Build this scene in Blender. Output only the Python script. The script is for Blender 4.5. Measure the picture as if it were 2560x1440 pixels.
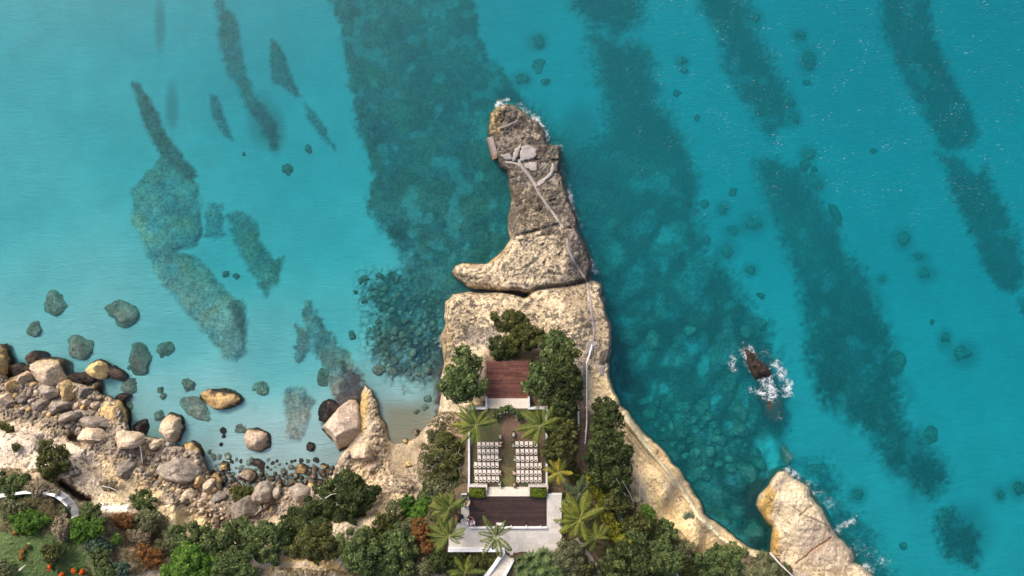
import bpy, math, random
import numpy as np
random.seed(7); R = np.random.RandomState(11)
for o in list(bpy.data.objects): bpy.data.objects.remove(o)
S = bpy.context.scene; COL = S.collection

# ------------------------------------------------------------------ camera, light, exposure
H = 92.0; F = 1828.0                    # camera height (m), focal length in photo pixels
cam = bpy.data.objects.new('camera', bpy.data.cameras.new('camera')); COL.objects.link(cam)
cam.location = (0, 0, H); cam.rotation_euler = (0, 0, 0)
cam.data.sensor_width = 36; cam.data.lens = 36*F/2560; cam.data.clip_end = 20000; cam.data.clip_start = .5
S.camera = cam
SUN_EL, SUN_AZ = 40, 322                # azimuth clockwise from +Y
W = bpy.data.worlds.new('World'); S.world = W; W.use_nodes = True
wn = W.node_tree; bg = wn.nodes['Background']
sk = wn.nodes.new('ShaderNodeTexSky'); sk.sky_type = 'NISHITA'; sk.sun_disc = False
sk.sun_elevation = math.radians(SUN_EL); sk.sun_rotation = math.radians(SUN_AZ)
sk.dust_density = 6; sk.air_density = .8; sk.ozone_density = .6
wn.links.new(sk.outputs[0], bg.inputs[0]); bg.inputs[1].default_value = .15
sl = bpy.data.lights.new('sun', 'SUN'); sl.energy = 1.25; sl.angle = math.radians(20); sl.color = (1, .95, .88)
so = bpy.data.objects.new('sun', sl); COL.objects.link(so)
so.rotation_euler = (math.radians(90-SUN_EL), 0, math.radians(180-SUN_AZ)); so.location = (0, 0, 60)
S.view_settings.view_transform = 'Standard'; S.view_settings.look = 'None'; S.view_settings.gamma = 1
S.view_settings.exposure = .88
S.render.engine = 'CYCLES'
S.cycles.volume_bounces = 0; S.cycles.max_bounces = 6; S.cycles.transparent_max_bounces = 12
S.cycles.caustics_reflective = False; S.cycles.caustics_refractive = False

# ------------------------------------------------------------------ helpers
def P(u, v, z=0.):
    s = (H-z)/F
    return np.array([(u-1280)*s, (720-v)*s, z])
def px(z=9.): return (H-z)/F             # metres per photo pixel at height z
def tag(o, label=None, cat=None, group=None, kind=None):
    if label: o['label'] = label
    if cat: o['category'] = cat
    if group: o['group'] = group
    if kind: o['kind'] = kind
    return o
def empty(name, loc, rz=0, **k):
    o = bpy.data.objects.new(name, None); COL.objects.link(o); o.location = tuple(float(a) for a in loc)
    o.rotation_euler = (0, 0, rz); o.empty_display_size = .3
    return tag(o, **k)
def mesh_np(name, v, f, mat=None, parent=None, col=None, smooth=False, attrs=None, loc=None):
    v = np.asarray(v, dtype=np.float32).reshape(-1, 3); f = np.asarray(f, dtype=np.int32)
    me = bpy.data.meshes.new(name); n, k = f.shape
    me.vertices.add(len(v)); me.vertices.foreach_set('co', v.ravel())
    me.loops.add(n*k); me.loops.foreach_set('vertex_index', f.ravel())
    me.polygons.add(n); me.polygons.foreach_set('loop_start', np.arange(n, dtype=np.int32)*k)
    if smooth: me.polygons.foreach_set('use_smooth', np.ones(n, dtype=bool))
    me.update(calc_edges=True)
    if col is not None:
        a = me.attributes.new('Col', 'FLOAT_COLOR', 'POINT')
        c = np.ones((len(v), 4), dtype=np.float32); c[:, :3] = col; a.data.foreach_set('color', c.ravel())
    for kx, av in (attrs or {}).items():
        a = me.attributes.new(kx, 'FLOAT', 'POINT'); a.data.foreach_set('value', np.asarray(av, dtype=np.float32))
    if mat: me.materials.append(mat)
    o = bpy.data.objects.new(name, me); COL.objects.link(o)
    if parent: o.parent = parent
    if loc is not None: o.location = tuple(float(a) for a in loc)
    return o
class MB:                                # polygon collector (mixed n-gons)
    def __init__(s): s.v = []; s.f = []
    def add(s, vs, fs):
        n = len(s.v); s.v += [tuple(map(float, a)) for a in vs]; s.f += [tuple(i+n for i in q) for q in fs]; return s
    def box(s, c, d, rz=0):
        x, y, z = c; a, b, h = d[0]/2, d[1]/2, d[2]/2; cs, sn = math.cos(rz), math.sin(rz)
        vs = [(x+cs*i*a-sn*j*b, y+sn*i*a+cs*j*b, z+k*h) for k in (-1, 1) for (i, j) in ((-1, -1), (1, -1), (1, 1), (-1, 1))]
        return s.add(vs, [(3, 2, 1, 0), (4, 5, 6, 7), (0, 1, 5, 4), (1, 2, 6, 5), (2, 3, 7, 6), (3, 0, 4, 7)])
    def prism(s, pts, z0, z1):           # ccw outline
        n = len(pts); vs = [(p[0], p[1], z0) for p in pts]+[(p[0], p[1], z1) for p in pts]
        return s.add(vs, [tuple(range(n-1, -1, -1)), tuple(range(n, 2*n))]+[(i, (i+1) % n, n+(i+1) % n, n+i) for i in range(n)])
    def tube(s, pts, rad, k=6, cap=True):
        pts = [np.array(p, float) for p in pts]; n = len(pts); vs = []
        rad = rad if hasattr(rad, '__len__') else [rad]*n
        for i, p in enumerate(pts):
            t = pts[min(i+1, n-1)]-pts[max(i-1, 0)]; t /= np.linalg.norm(t)+1e-9
            a = np.cross(t, (0, 0, 1)) if abs(t[2]) < .9 else np.cross(t, (1, 0, 0)); a /= np.linalg.norm(a); b = np.cross(t, a)
            vs += [p+rad[i]*(math.cos(2*math.pi*j/k)*a+math.sin(2*math.pi*j/k)*b) for j in range(k)]
        fs = [(i*k+j, i*k+(j+1) % k, (i+1)*k+(j+1) % k, (i+1)*k+j) for i in range(n-1) for j in range(k)]
        if cap: fs += [tuple(range(k-1, -1, -1)), tuple(range((n-1)*k, n*k))]
        return s.add(vs, fs)
    def build(s, name, mat, parent=None, loc=None, smooth=False):
        me = bpy.data.meshes.new(name); me.from_pydata(s.v, [], s.f); me.materials.append(mat)
        if smooth: me.polygons.foreach_set('use_smooth', [True]*len(me.polygons))
        me.update(); o = bpy.data.objects.new(name, me); COL.objects.link(o)
        if parent: o.parent = parent
        if loc is not None: o.location = tuple(float(a) for a in loc)
        return o
def copy_tree(o, parent=None):
    c = o.copy(); COL.objects.link(c); c.parent = parent
    for ch in o.children: copy_tree(ch, c)
    return c

_T = R.rand(256, 256)
def vnoise(x, y, seed=0):
    x = x+seed*17.31; y = y+seed*9.73
    xi = np.floor(x); yi = np.floor(y); fx = x-xi; fy = y-yi; fx = fx*fx*(3-2*fx); fy = fy*fy*(3-2*fy)
    xi = xi.astype(int) % 256; yi = yi.astype(int) % 256; x1 = (xi+1) % 256; y1 = (yi+1) % 256
    return (_T[xi, yi]*(1-fx)+_T[x1, yi]*fx)*(1-fy)+(_T[xi, y1]*(1-fx)+_T[x1, y1]*fx)*fy
def fbm(u, v, sc, octv=4, seed=0):       # -1..1
    t = 0; a = 1; n = 0
    for k in range(octv):
        t = t+a*(vnoise(u/sc*2**k, v/sc*2**k, seed+k*3)*2-1); n += a; a *= .5
    return t/n
def worley(u, v, sc, seed=0, asp=1.):      # F2-F1 distance between cells, 0 at the joints
    u = u/sc; v = v/sc*asp; ui = np.floor(u); vi = np.floor(v); f1 = np.full(u.shape, 9.); f2 = np.full(u.shape, 9.)
    for i in (-1, 0, 1):
        for j in (-1, 0, 1):
            a = (ui+i).astype(int)+seed*7; b = (vi+j).astype(int)+seed*3
            cx = ui+i+_T[a % 256, b % 256]; cy = vi+j+_T[(a*3+11) % 256, (b*5+7) % 256]
            d = np.hypot(u-cx, v-cy); f2 = np.minimum(f2, np.maximum(d, f1)); f1 = np.minimum(f1, d)
    return f2-f1
def ridged(u, v, sc, octv=3, seed=0):
    t = 0; a = 1; n = 0
    for k in range(octv):
        t = t+a*(1-np.abs(vnoise(u/sc*2**k, v/sc*2**k, seed+k*5)*2-1)); n += a; a *= .5
    return t/n
def sm(x, a=0., b=1.):
    t = np.clip((x-a)/(b-a), 0, 1); return t*t*(3-2*t)
def sdf(poly, U, V):                     # + inside
    p = np.array(poly, float); d = np.full(U.shape, 1e18); ins = np.zeros(U.shape, bool)
    for i in range(len(p)):
        a = p[i]; b = p[(i+1) % len(p)]; e = b-a; L = e@e+1e-9
        t = np.clip(((U-a[0])*e[0]+(V-a[1])*e[1])/L, 0, 1)
        d = np.minimum(d, (U-a[0]-t*e[0])**2+(V-a[1]-t*e[1])**2)
        if a[1] != b[1]:
            c = ((a[1] > V) != (b[1] > V)) & (U < (b[0]-a[0])*(V-a[1])/(b[1]-a[1])+a[0]); ins ^= c
    d = np.sqrt(d); return np.where(ins, d, -d)
def ldist(line, U, V):
    p = np.array(line, float); d = np.full(U.shape, 1e18)
    for i in range(len(p)-1):
        a = p[i]; e = p[i+1]-a; L = e@e+1e-9
        t = np.clip(((U-a[0])*e[0]+(V-a[1])*e[1])/L, 0, 1)
        d = np.minimum(d, (U-a[0]-t*e[0])**2+(V-a[1]-t*e[1])**2)
    return np.sqrt(d)
def ctrl(pts, U, V, s=40., p=2.):
    num = 0; den = 0
    for (a, b, z) in pts:
        w = 1/((U-a)**2+(V-b)**2+s*s)**p; num = num+w*z; den = den+w
    return num/den
def axis(a, b, step, outer):             # fine inside [a,b], growing steps out to +-outer
    fine = list(np.arange(a, b+1e-6, step)); lo = []; hi = []; x = a; s = step*2
    while x > -outer: x -= s; s *= 1.7; lo.append(x)
    x = fine[-1]; s = step*2
    while x < outer+2560: x += s; s *= 1.7; hi.append(x)
    return np.array(lo[::-1]+fine+hi)

# ------------------------------------------------------------------ materials
def newmat(name):
    m = bpy.data.materials.new(name); m.use_nodes = True; nt = m.node_tree
    return m, nt, nt.nodes['Principled BSDF']
def N(nt, t, **k):
    n = nt.nodes.new('ShaderNode'+t)
    for a, b in k.items():
        if a in n.inputs: n.inputs[a].default_value = b
        else: setattr(n, a, b)
    return n
def mixc(nt, fac, a, b, bt='MIX'):
    n = nt.nodes.new('ShaderNodeMix'); n.data_type = 'RGBA'; n.blend_type = bt
    for s, v in ((0, fac), (6, a), (7, b)):
        if hasattr(v, 'is_output') or hasattr(v, 'links'): nt.links.new(v, n.inputs[s])
        else: n.inputs[s].default_value = v if s == 0 else (*v, 1)
    return n.outputs[2]
def ramp(nt, src, a, b, va=0., vb=1.):
    n = nt.nodes.new('ShaderNodeMapRange'); n.interpolation_type = 'SMOOTHSTEP'
    nt.links.new(src, n.inputs[0]); n.inputs[1].default_value = a; n.inputs[2].default_value = b
    n.inputs[3].default_value = va; n.inputs[4].default_value = vb
    return n.outputs[0]
def math2(nt, op, a, b):
    n = nt.nodes.new('ShaderNodeMath'); n.operation = op
    for i, v in enumerate((a, b)):
        if hasattr(v, 'links'): nt.links.new(v, n.inputs[i])
        else: n.inputs[i].default_value = v
    return n.outputs[0]
def noise(nt, co, scale, detail=4., rough=.6, dist=0.):
    n = N(nt, 'TexNoise', Scale=scale, Detail=detail, Roughness=rough, Distortion=dist); nt.links.new(co, n.inputs['Vector']); return n.outputs[0]
def bump(nt, b, h, strength, dist):
    n = N(nt, 'Bump', Strength=strength, Distance=dist); nt.links.new(h, n.inputs['Height']); nt.links.new(n.outputs[0], b.inputs['Normal'])

def simple(name, c, rough=.7, var=.25, sc=3., bmp=.0, metallic=0, rnd=0.):
    m, nt, b = newmat(name); g = N(nt, 'NewGeometry'); co = g.outputs['Position']
    n = noise(nt, co, sc, 5)
    f = ramp(nt, n, .25, .75, 1-var, 1+var)
    out = mixc(nt, 1., c, f, 'MULTIPLY')
    if rnd:
        oi = N(nt, 'ObjectInfo'); f2 = ramp(nt, oi.outputs['Random'], 0, 1, 1-rnd, 1+rnd); out = mixc(nt, 1., out, f2, 'MULTIPLY')
    nt.links.new(out, b.inputs['Base Color']); b.inputs['Roughness'].default_value = rough; b.inputs['Metallic'].default_value = metallic
    b.inputs['Specular IOR Level'].default_value = .3
    if bmp: bump(nt, b, noise(nt, co, sc*6, 5), bmp, .05)
    return m

def rockmat(name, attr=True, c=(.4, .33, .24), c2=(.2, .17, .14), rnd=0., wet=True, objspace=False):
    """weathered limestone: base colour (Col attribute or constant), blotches, pits, lichen, black wet band at the waterline"""
    m, nt, b = newmat(name); g = N(nt, 'NewGeometry'); co = g.outputs['Position']
    if attr:
        a = N(nt, 'Attribute', attribute_name='Col'); base = a.outputs['Color']
        li = N(nt, 'Attribute', attribute_name='lichen').outputs['Fac']
    else:
        n0 = noise(nt, co, .9, 4, .6, .6)
        base = mixc(nt, ramp(nt, n0, .38, .62), c, c2)
        li = None
    big = ramp(nt, noise(nt, co, .45, 5, .6), .3, .7, .82, 1.15)
    base = mixc(nt, 1., base, big, 'MULTIPLY')
    fine = ramp(nt, noise(nt, co, 5., 9, .8, .4), .36, .64, .60, 1.36)
    base = mixc(nt, 1., base, fine, 'MULTIPLY')
    # bleached warm flecks
    base = mixc(nt, ramp(nt, noise(nt, co, 2.2, 6, .7), .58, .72, 0, .35), base, (.55, .43, .27))
    # lichen / dark pits
    ln = math2(nt, 'ADD', math2(nt, 'MULTIPLY', noise(nt, co, 1.7, 6, .68, .4), .75), math2(nt, 'MULTIPLY', noise(nt, co, .4, 3, .6), .25))
    if li is not None:
        th = math2(nt, 'ADD', ln, math2(nt, 'MULTIPLY', li, .2))
        lf = ramp(nt, th, .605, .645, 0, .78)
    else: lf = ramp(nt, ln, .6, .7, 0, .5)
    base = mixc(nt, lf, base, (.065, .06, .055))
    # coarse mottling, grey-brown crust against bare warm stone
    mo = noise(nt, co, 1.1, 8, .78, .8)
    if li is not None: base = mixc(nt, 1., base, mixc(nt, math2(nt, 'MULTIPLY', ramp(nt, mo, .43, .57, 1, 0), ramp(nt, li, .1, .75, .12, .85)), (1.08, 1.08, 1.04), (.5, .47, .45)), 'MULTIPLY')
    else: base = mixc(nt, 1., base, mixc(nt, ramp(nt, mo, .42, .58, .45, 0), (1.05, 1.05, 1.03), (.6, .58, .57)), 'MULTIPLY')
    if rnd:
        oi = N(nt, 'ObjectInfo'); base = mixc(nt, 1., base, ramp(nt, oi.outputs['Random'], 0, 1, 1-rnd, 1+rnd), 'MULTIPLY')
    if wet:
        sp = N(nt, 'SeparateXYZ'); nt.links.new(co, sp.inputs[0])
        zz = math2(nt, 'ADD', sp.outputs[2], ramp(nt, noise(nt, co, 1.3, 5), .2, .8, -.35, .35))
        wf = ramp(nt, zz, -.05, .22, .6, 0) if attr else ramp(nt, zz, .12, .42, .9, 0); uf = ramp(nt, zz, -.3, -1., 0, 1)
        oc = ramp(nt, zz, .3, 1.1, .45, 0)
        if li is not None:
            dry = ramp(nt, li, -.8, -.5, 0, 1); wf = math2(nt, 'MULTIPLY', wf, dry); oc = math2(nt, 'MULTIPLY', oc, dry)
        base = mixc(nt, oc, base, (.30, .19, .07))
        base = mixc(nt, wf, base, (.05, .038, .03))
        base = mixc(nt, uf, base, (.26, .26, .19))
    nt.links.new(base, b.inputs['Base Color']); b.inputs['Roughness'].default_value = .9; b.inputs['Specular IOR Level'].default_value = .15
    bh = math2(nt, 'ADD', noise(nt, co, 3.5, 10, .72, .5), math2(nt, 'MULTIPLY', noise(nt, co, .9, 4, .6, 1.), 1.2))
    bump(nt, b, bh, .9, .24)
    return m
M = {}
M['headland'] = rockmat('headland_rock')
M['rock_tan'] = rockmat('tan_limestone', False, (.62, .49, .35), (.48, .38, .28), .1)
M['rock_grey'] = rockmat('grey_limestone', False, (.36, .305, .25), (.235, .2, .17), .2)
M['rock_ochre'] = rockmat('ochre_limestone', False, (.60, .42, .19), (.47, .34, .18), .15)
M['rock_pink'] = rockmat('pink_limestone', False, (.62, .48, .37), (.44, .35, .28), .1)
M['rock_sub'] = rockmat('submerged_rock', False, (.38, .40, .32), (.22, .24, .185), .2, wet=False)
M['rock_subdark'] = rockmat('dark_submerged_rock', False, (.27, .36, .30), (.2, .27, .22), .12, wet=False)
M['rock_wetg'] = rockmat('wet_grey_rock', False, (.16, .13, .10), (.09, .075, .062), .3, wet=False)
M['rock_wet'] = rockmat('wet_brown_rock', False, (.07, .05, .04), (.03, .024, .022), .2, wet=False)

def foliage_mat(name='foliage'):
    m, nt, b = newmat(name); a = N(nt, 'Attribute', attribute_name='Col')
    g = N(nt, 'NewGeometry'); f = ramp(nt, noise(nt, g.outputs['Position'], 1.2, 4), .3, .7, .8, 1.2)
    nt.links.new(mixc(nt, 1., a.outputs['Color'], f, 'MULTIPLY'), b.inputs['Base Color'])
    b.inputs['Roughness'].default_value = .6; b.inputs['Specular IOR Level'].default_value = .12
    tr = N(nt, 'BsdfTranslucent'); nt.links.new(a.outputs['Color'], tr.inputs[0])
    mx = N(nt, 'MixShader'); mx.inputs[0].default_value = .25
    nt.links.new(b.outputs[0], mx.inputs[1]); nt.links.new(tr.outputs[0], mx.inputs[2])
    nt.links.new(mx.outputs[0], nt.nodes['Material Output'].inputs[0]); return m
M['leaf'] = foliage_mat()
M['bark'] = simple('bark', (.16, .12, .09), .9, .3, 6, .4)
M['driftwood'] = simple('bleached_wood', (.5, .46, .42), .8, .2, 8, .3)
M['greywood'] = simple('grey_bark', (.3, .27, .22), .9, .3, 6, .3)
M['white'] = simple('white_painted_wall', (.66, .66, .66), .6, .07, 2)
M['whiteg'] = simple('weathered_white_wall', (.5, .51, .53), .7, .14, 3)
M['stone'] = simple('pale_paving_stone', (.43, .405, .37), .75, .12, 4, .1, rnd=.09)
M['step'] = simple('pale_step_stone', (.5, .46, .40), .75, .14, 5, .1, rnd=.06)
M['concrete'] = simple('path_concrete', (.235, .205, .19), .85, .25, 1.5, .3)
M['concrete2'] = simple('grey_concrete_patch', (.26, .235, .22), .85, .22, 1.2, .3)
M['deckred'] = simple('red_brown_hardwood', (.105, .042, .03), .5, .3, 2, .1, rnd=.32)
M['deckdark'] = simple('dark_brown_hardwood', (.036, .021, .018), .5, .25, 2, .1, rnd=.25)
M['chair'] = simple('cream_white_chair', (.6, .54, .485), .45, .03, 2)
M['soil'] = simple('path_soil', (.17, .115, .075), .95, .3, 3, .4)
M['treadwood'] = simple('grey_timber', (.2, .165, .14), .85, .3, 4, .3, rnd=.2)
M['black'] = simple('black_equipment', (.015, .015, .018), .5, .1)
M['navy'] = simple('navy_cloth', (.012, .02, .05), .8, .2)
M['skin'] = simple('skin', (.42, .24, .17), .6, .05)
M['hair'] = simple('dark_hair', (.03, .02, .015), .5, .1)
M['pinkcloth'] = simple('dusty_pink_cloth', (.42, .30, .27), .8, .15)
M['blackcloth'] = simple('black_cloth', (.02, .018, .02), .8, .1)
M['lilac'] = simple('white_lilac_cloth', (.6, .58, .72), .8, .15, 8)
M['whitecloth'] = simple('white_cloth', (.7, .7, .7), .8, .06)
M['terracotta'] = simple('terracotta', (.25, .08, .05), .8, .2)
M['rust'] = simple('rusty_timber', (.2, .11, .075), .85, .3, 5, .2)
M['flower'] = foliage_mat('petals')

# ------------------------------------------------------------------ outlines traced on the photograph (photo pixels)
LAND = [(-9000,860),(-300,880),(0,925),(25,945),(60,930),(100,955),(170,950),(215,962),(250,985),(290,1000),(314,1040),(322,1075),(360,1092),(400,1095),(425,1112),(500,1122),(515,1160),(535,1200),(560,1222),(640,1215),(680,1205),(700,1222),(760,1214),(800,1216),(838,1180),(845,1150),(880,1100),(898,1030),(904,985),(913,962),(930,972),(945,1010),(950,1035),(966,1060),(974,1100),(990,1112),(1015,1108),(1042,1096),(1064,1066),(1078,1048),(1096,1032),(1100,1000),(1105,980),(1101,950),(1112,905),(1103,872),(1103,845),(1112,820),(1113,790),(1117,752),(1130,735),(1165,729),(1200,731),(1250,729),(1290,735),(1308,741),(1318,737),(1300,731),(1240,726),(1190,724),(1162,714),(1144,697),(1133,679),(1140,668),(1155,659),(1180,661),(1220,657),(1245,640),(1262,618),(1276,596),(1270,570),(1275,540),(1280,500),(1275,470),(1271,445),(1268,430),(1254,420),(1244,402),(1240,394),(1236,370),(1228,342),(1222,335),(1223,310),(1225,285),(1240,271),(1265,260),(1290,265),(1310,280),(1330,300),(1345,305),(1360,335),(1370,362),(1398,362),(1402,380),(1400,420),(1410,460),(1425,500),(1440,540),(1443,570),(1455,600),(1475,640),(1481,665),(1474,690),(1485,702),(1500,712),(1505,740),(1512,780),(1525,820),(1528,875),(1519,905),(1522,935),(1532,970),(1548,1010),(1572,1035),(1600,1075),(1632,1100),(1660,1130),(1680,1155),(1702,1180),(1730,1220),(1756,1265),(1762,1287),(1790,1310),(1830,1335),(1860,1360),(1890,1376),(1935,1395),(1965,1408),(2010,1425),(2100,1450),(2190,1448),(2300,1540),(3200,2600),(9000,9000),(-9000,9000)]
STACK = [(1945,1178),(1965,1177),(1985,1195),(2020,1215),(2026,1240),(2050,1265),(2065,1295),(2080,1325),(2095,1345),(2110,1352),(2132,1380),(2135,1400),(2131,1406),(2160,1422),(2184,1444),(2290,1530),(2000,1560),(1900,1480),(1924,1420),(1922,1395),(1926,1365),(1930,1320),(1912,1300),(1891,1262),(1895,1240),(1915,1220),(1930,1195)]
ZL = [(1300,300,1.6),(1330,360,2.1),(1350,430,2.4),(1360,500,3),(1350,600,4.4),(1300,650,5),(1180,690,3.4),(1400,650,4.6),(1470,690,3.4),(1150,770,5),(1300,790,6.5),(1420,800,7),(1500,850,6),(1130,860,4),(1120,1000,3.4),(1200,950,8.2),(1260,950,8.2),(1430,950,8),(1500,940,6),(1270,1120,9),(1200,1180,9),(1460,1080,8.8),(1500,1150,9),(1600,1130,6),(1590,1060,5.6),(1700,1250,5),(1560,1250,9.2),(1650,1230,7.4),(1780,1350,5.4),(1730,1350,7.5),(1880,1410,6),(2000,1450,6),(1600,1400,9.8),(1270,1300,9.8),(1300,1400,10),(1080,1350,9.8),(1130,1280,9.6),(1080,1150,6.5),(1060,1085,3),(1030,1130,.7),(1000,1120,.35),(1000,1080,.2),(1010,1165,.8),(940,1100,1.6),(930,1010,1),(905,1190,2),(1000,1220,4.8),(940,1250,4),(850,1350,9),(950,1320,7.5),(700,1400,8.8),(780,1430,9.5),(760,1260,2.4),(650,1260,2),(600,1220,1),(600,1300,3.2),(500,1200,1.8),(400,1150,1.6),(350,1230,4.4),(250,1150,3.6),(150,1090,2.8),(60,1040,2.4),(60,990,1.2),(180,1000,1),(260,1020,.9),(50,1130,5.5),(150,1180,7),(210,1200,6),(100,1240,9.4),(100,1350,10.4),(250,1350,9.6),(330,1290,7.5),(420,1300,6.8),(500,1400,9),(300,1430,10.2),(480,1290,4.5)]
EW = [(1300,300,16),(1250,290,14),(1370,400,7),(1420,520,6),(1200,680,38),(1290,620,26),(1300,720,14),(1130,780,16),(1400,740,8),(1470,660,6),(1110,860,16),(1110,980,22),(1080,1060,30),(1000,1060,60),(935,1030,18),(860,1140,26),(700,1200,26),(500,1150,26),(300,1060,26),(100,960,26),(1530,860,5),(1560,1030,5),(1700,1190,5),(1850,1350,5),(2000,1420,8)]
GARD = [(1205,880),(1400,860),(1462,940),(1470,1010),(1560,1120),(1590,1230),(1640,1330),(1760,1400),(1700,1700),(850,1700),(880,1360),(1000,1290),(1090,1240),(1140,1150),(1130,1060),(1205,1015)]
PATHS = [([(1262,405),(1290,408),(1315,425),(1332,455),(1345,480),(1365,510),(1388,540),(1407,570)], 6.5),
         ([(1417,596),(1421,622),(1433,650),(1452,680),(1468,705),(1476,750),(1480,790),(1487,825),(1483,850),(1478,868)], 6.5)]
SHORE_ROUGH = [(-300,880),(240,940),(420,1080),(560,1160),(900,1140),(960,1180),(900,1260),(700,1290),(560,1330),(440,1260),(300,1150),(100,1050),(-300,1010)]

def warp(U, V, a=5.):
    return U+a*fbm(U, V, 26, 3, 1), V+a*fbm(U, V, 26, 3, 2)
def land_sd(U, V):
    A, B = warp(U, V); d = sdf(LAND, A, B)
    return d
def line_mask(U, V):
    m = 0*U
    for pts, w in PATHS: m = np.maximum(m, 1-sm(ldist(pts, U, V), w, w+7))
    return m
def land_z(U, V, d):
    zt = ctrl(ZL, U, V, 22, 2.2); ew = ctrl(EW, U, V, 25, 2.5)
    g = sm(sdf(GARD, U, V), -25, 5); lm = line_mask(U, V); flat = np.clip(g*.93+lm, 0, 1)
    prof = np.sqrt(np.clip(1-(1-np.clip(d/ew, 0, 1))**2, 0, 1))
    z = zt*prof
    shore = sm(sdf(SHORE_ROUGH, U, V), -20, 10)
    east = sm(U, 1520, 1580)*sm(V, 930, 1000)
    beach = sm(sdf([(962,1050),(1068,1050),(1064,1100),(1045,1150),(1005,1182),(978,1165)], U, V), -6, 6)
    rough = (1-flat)*(1-beach)*np.clip(prof*1.5, 0, 1)
    n = .38*fbm(U, V, 60, 3, 5)+.24*(ridged(U, V, 26, 4, 6)-.5)+.24*(ridged(U+.4*V, V, 9, 3, 8)-.5)+.12*fbm(U, V, 5, 2, 9)-.35*sm(ridged(U+12*fbm(U, V, 30, 2, 3), V, 48, 3, 14), .86, .97)
    # tilted strata bands on the east cliff top
    band = ridged(U*.72-V*.62, U*.05+V*.05, 17, 3, 12)-.5
    blockm = sm(sdf([(1100,735),(1480,715),(1530,900),(1480,930),(1380,900),(1110,900)], U, V), -10, 15)
    dirt = sm(sdf([(-400,1035),(60,1060),(230,1140),(400,1250),(560,1300),(500,1500),(-400,1500)], U, V), -10, 25)*(1-shore)
    z = z+rough*(n*(1-east*.45)*(1+1.*shore)*(1-.55*dirt)*(1-.4*blockm)+east*band*1.3)
    # ledge line on the east cliff
    l = ldist([(1560,1040),(1605,1105),(1660,1170),(1705,1225),(1745,1290),(1800,1345),(1900,1400)], U, V)
    z = z+.7*np.exp(-(l/7)**2)*east
    # crack between the beak-shaped rock and the block, gully below the garden on the left
    z = z-1.3*np.exp(-(ldist([(1315,737),(1345,722),(1420,714),(1480,700)], U, V)/5.)**2)
    z = z-3.4*np.exp(-((ldist([(150,1207),(170,1222),(200,1243),(222,1251)], U, V)+3*fbm(U, V, 9, 2, 3))/6.)**2)
    z = z-1.8*np.exp(-(ldist([(180,1092),(205,1108)], U, V)/9.)**2)
    z = z-.35*np.exp(-(ldist([(1180,598),(1290,590),(1330,580),(1400,560)], U, V)/4.)**2)
    z = np.where(d > 0, z, -.15+d*.45)
    for (a, b, c, e, zz) in FLATS:
        k = sm(np.minimum(np.minimum(U-a, c-U), np.minimum(V-b, e-V)), -7, -1); z = z*(1-k)+zz*k
    return z
FLATS = [(1213,903,1325,1000,8.25),(1168,1016,1371,1217,8.95),(1166,1217,1372,1242,9.0),(1138,1236,1406,1372,9.7),(1120,1318,1290,1374,9.7)]

def splat(col, U, V, poly, c, fe=10, op=1., na=8, ns=25, seed=3):
    p = np.array(poly); m = fe+na+5
    k = (U > p[:, 0].min()-m) & (U < p[:, 0].max()+m) & (V > p[:, 1].min()-m) & (V < p[:, 1].max()+m)
    if not k.any(): return
    u = U[k]; v = V[k]; d = sdf(poly, u, v)+na*fbm(u, v, ns, 4, seed)
    a = (op*sm(d, -fe/2, fe/2))[:, None]; col[k] = col[k]*(1-a)+np.array(c)*a

def grid(us, vs):
    U, V = np.meshgrid(us, vs); return U, V
def gridmesh(name, U, V, Z, keep, mat, col=None, attrs=None, smooth=True, parent=None):
    h, w = U.shape; s = (H-Z)/F
    vs = np.stack([(U-1280)*s, (720-V)*s, Z], -1).reshape(-1, 3)
    idx = np.arange(h*w).reshape(h, w)
    q = np.stack([idx[1:, :-1], idx[1:, 1:], idx[:-1, 1:], idx[:-1, :-1]], -1)
    kf = keep[1:, :-1] | keep[1:, 1:] | keep[:-1, 1:] | keep[:-1, :-1]; q = q[kf]
    used = np.unique(q); mp = np.full(h*w, -1); mp[used] = np.arange(len(used)); q = mp[q]
    c = col.reshape(-1, 3)[used] if col is not None else None
    at = {k: np.asarray(a).ravel()[used] for k, a in (attrs or {}).items()}
    return mesh_np(name, vs[used], q, mat, parent, c, smooth, at)

# ------------------------------------------------------------------ headland
us = axis(-60, 2620, 2.1, 8000); vs = np.concatenate([np.arange(235, 1500, 2.1), [1506,1516,1530,1550,1580,1620,1680,1800,2000,2500,4000,8000,12000]])
us = us[(us > -9000) & (us < 11000)]
U, V = grid(us, vs); D = land_sd(U, V); Z = land_z(U, V, D)
col = np.empty(U.shape+(3,)); col[:] = (.43, .355, .26)
tone = fbm(U, V, 70, 4, 21)[..., None]
col *= 1+.16*tone
_sp0 = splat
sp = lambda poly, c, **k: splat(col, U, V, poly, c, **k)
TIP = [(1180,230),(1420,230),(1480,560),(1420,575),(1330,590),(1240,570),(1200,420)]
sp(TIP, (.195, .165, .135), fe=14, na=14)
sp([(1220,255),(1260,258),(1250,330),(1232,345),(1215,340)], (.33, .25, .13), fe=10, na=10)
sp([(1280,470),(1340,470),(1380,540),(1350,570),(1275,560)], (.27, .215, .145), fe=20, na=25, op=.8)
sp([(1420,545),(1500,600),(1500,700),(1440,700),(1400,650),(1395,600)], (.19, .16, .135), fe=18, na=14)
sp([(1132,650),(1290,590),(1400,570),(1420,640),(1400,700),(1330,730),(1150,725)], (.47, .385, .27), fe=14, na=12, op=.85)
sp([(1270,590),(1262,625),(1235,655),(1150,664),(1150,650),(1230,640),(1255,600)], (.50, .37, .18), fe=10, na=4, op=.8)
sp([(1260,712),(1420,700),(1480,700),(1480,716),(1400,722),(1310,730)], (.2, .175, .15), fe=10, na=6, op=.8)
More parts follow.
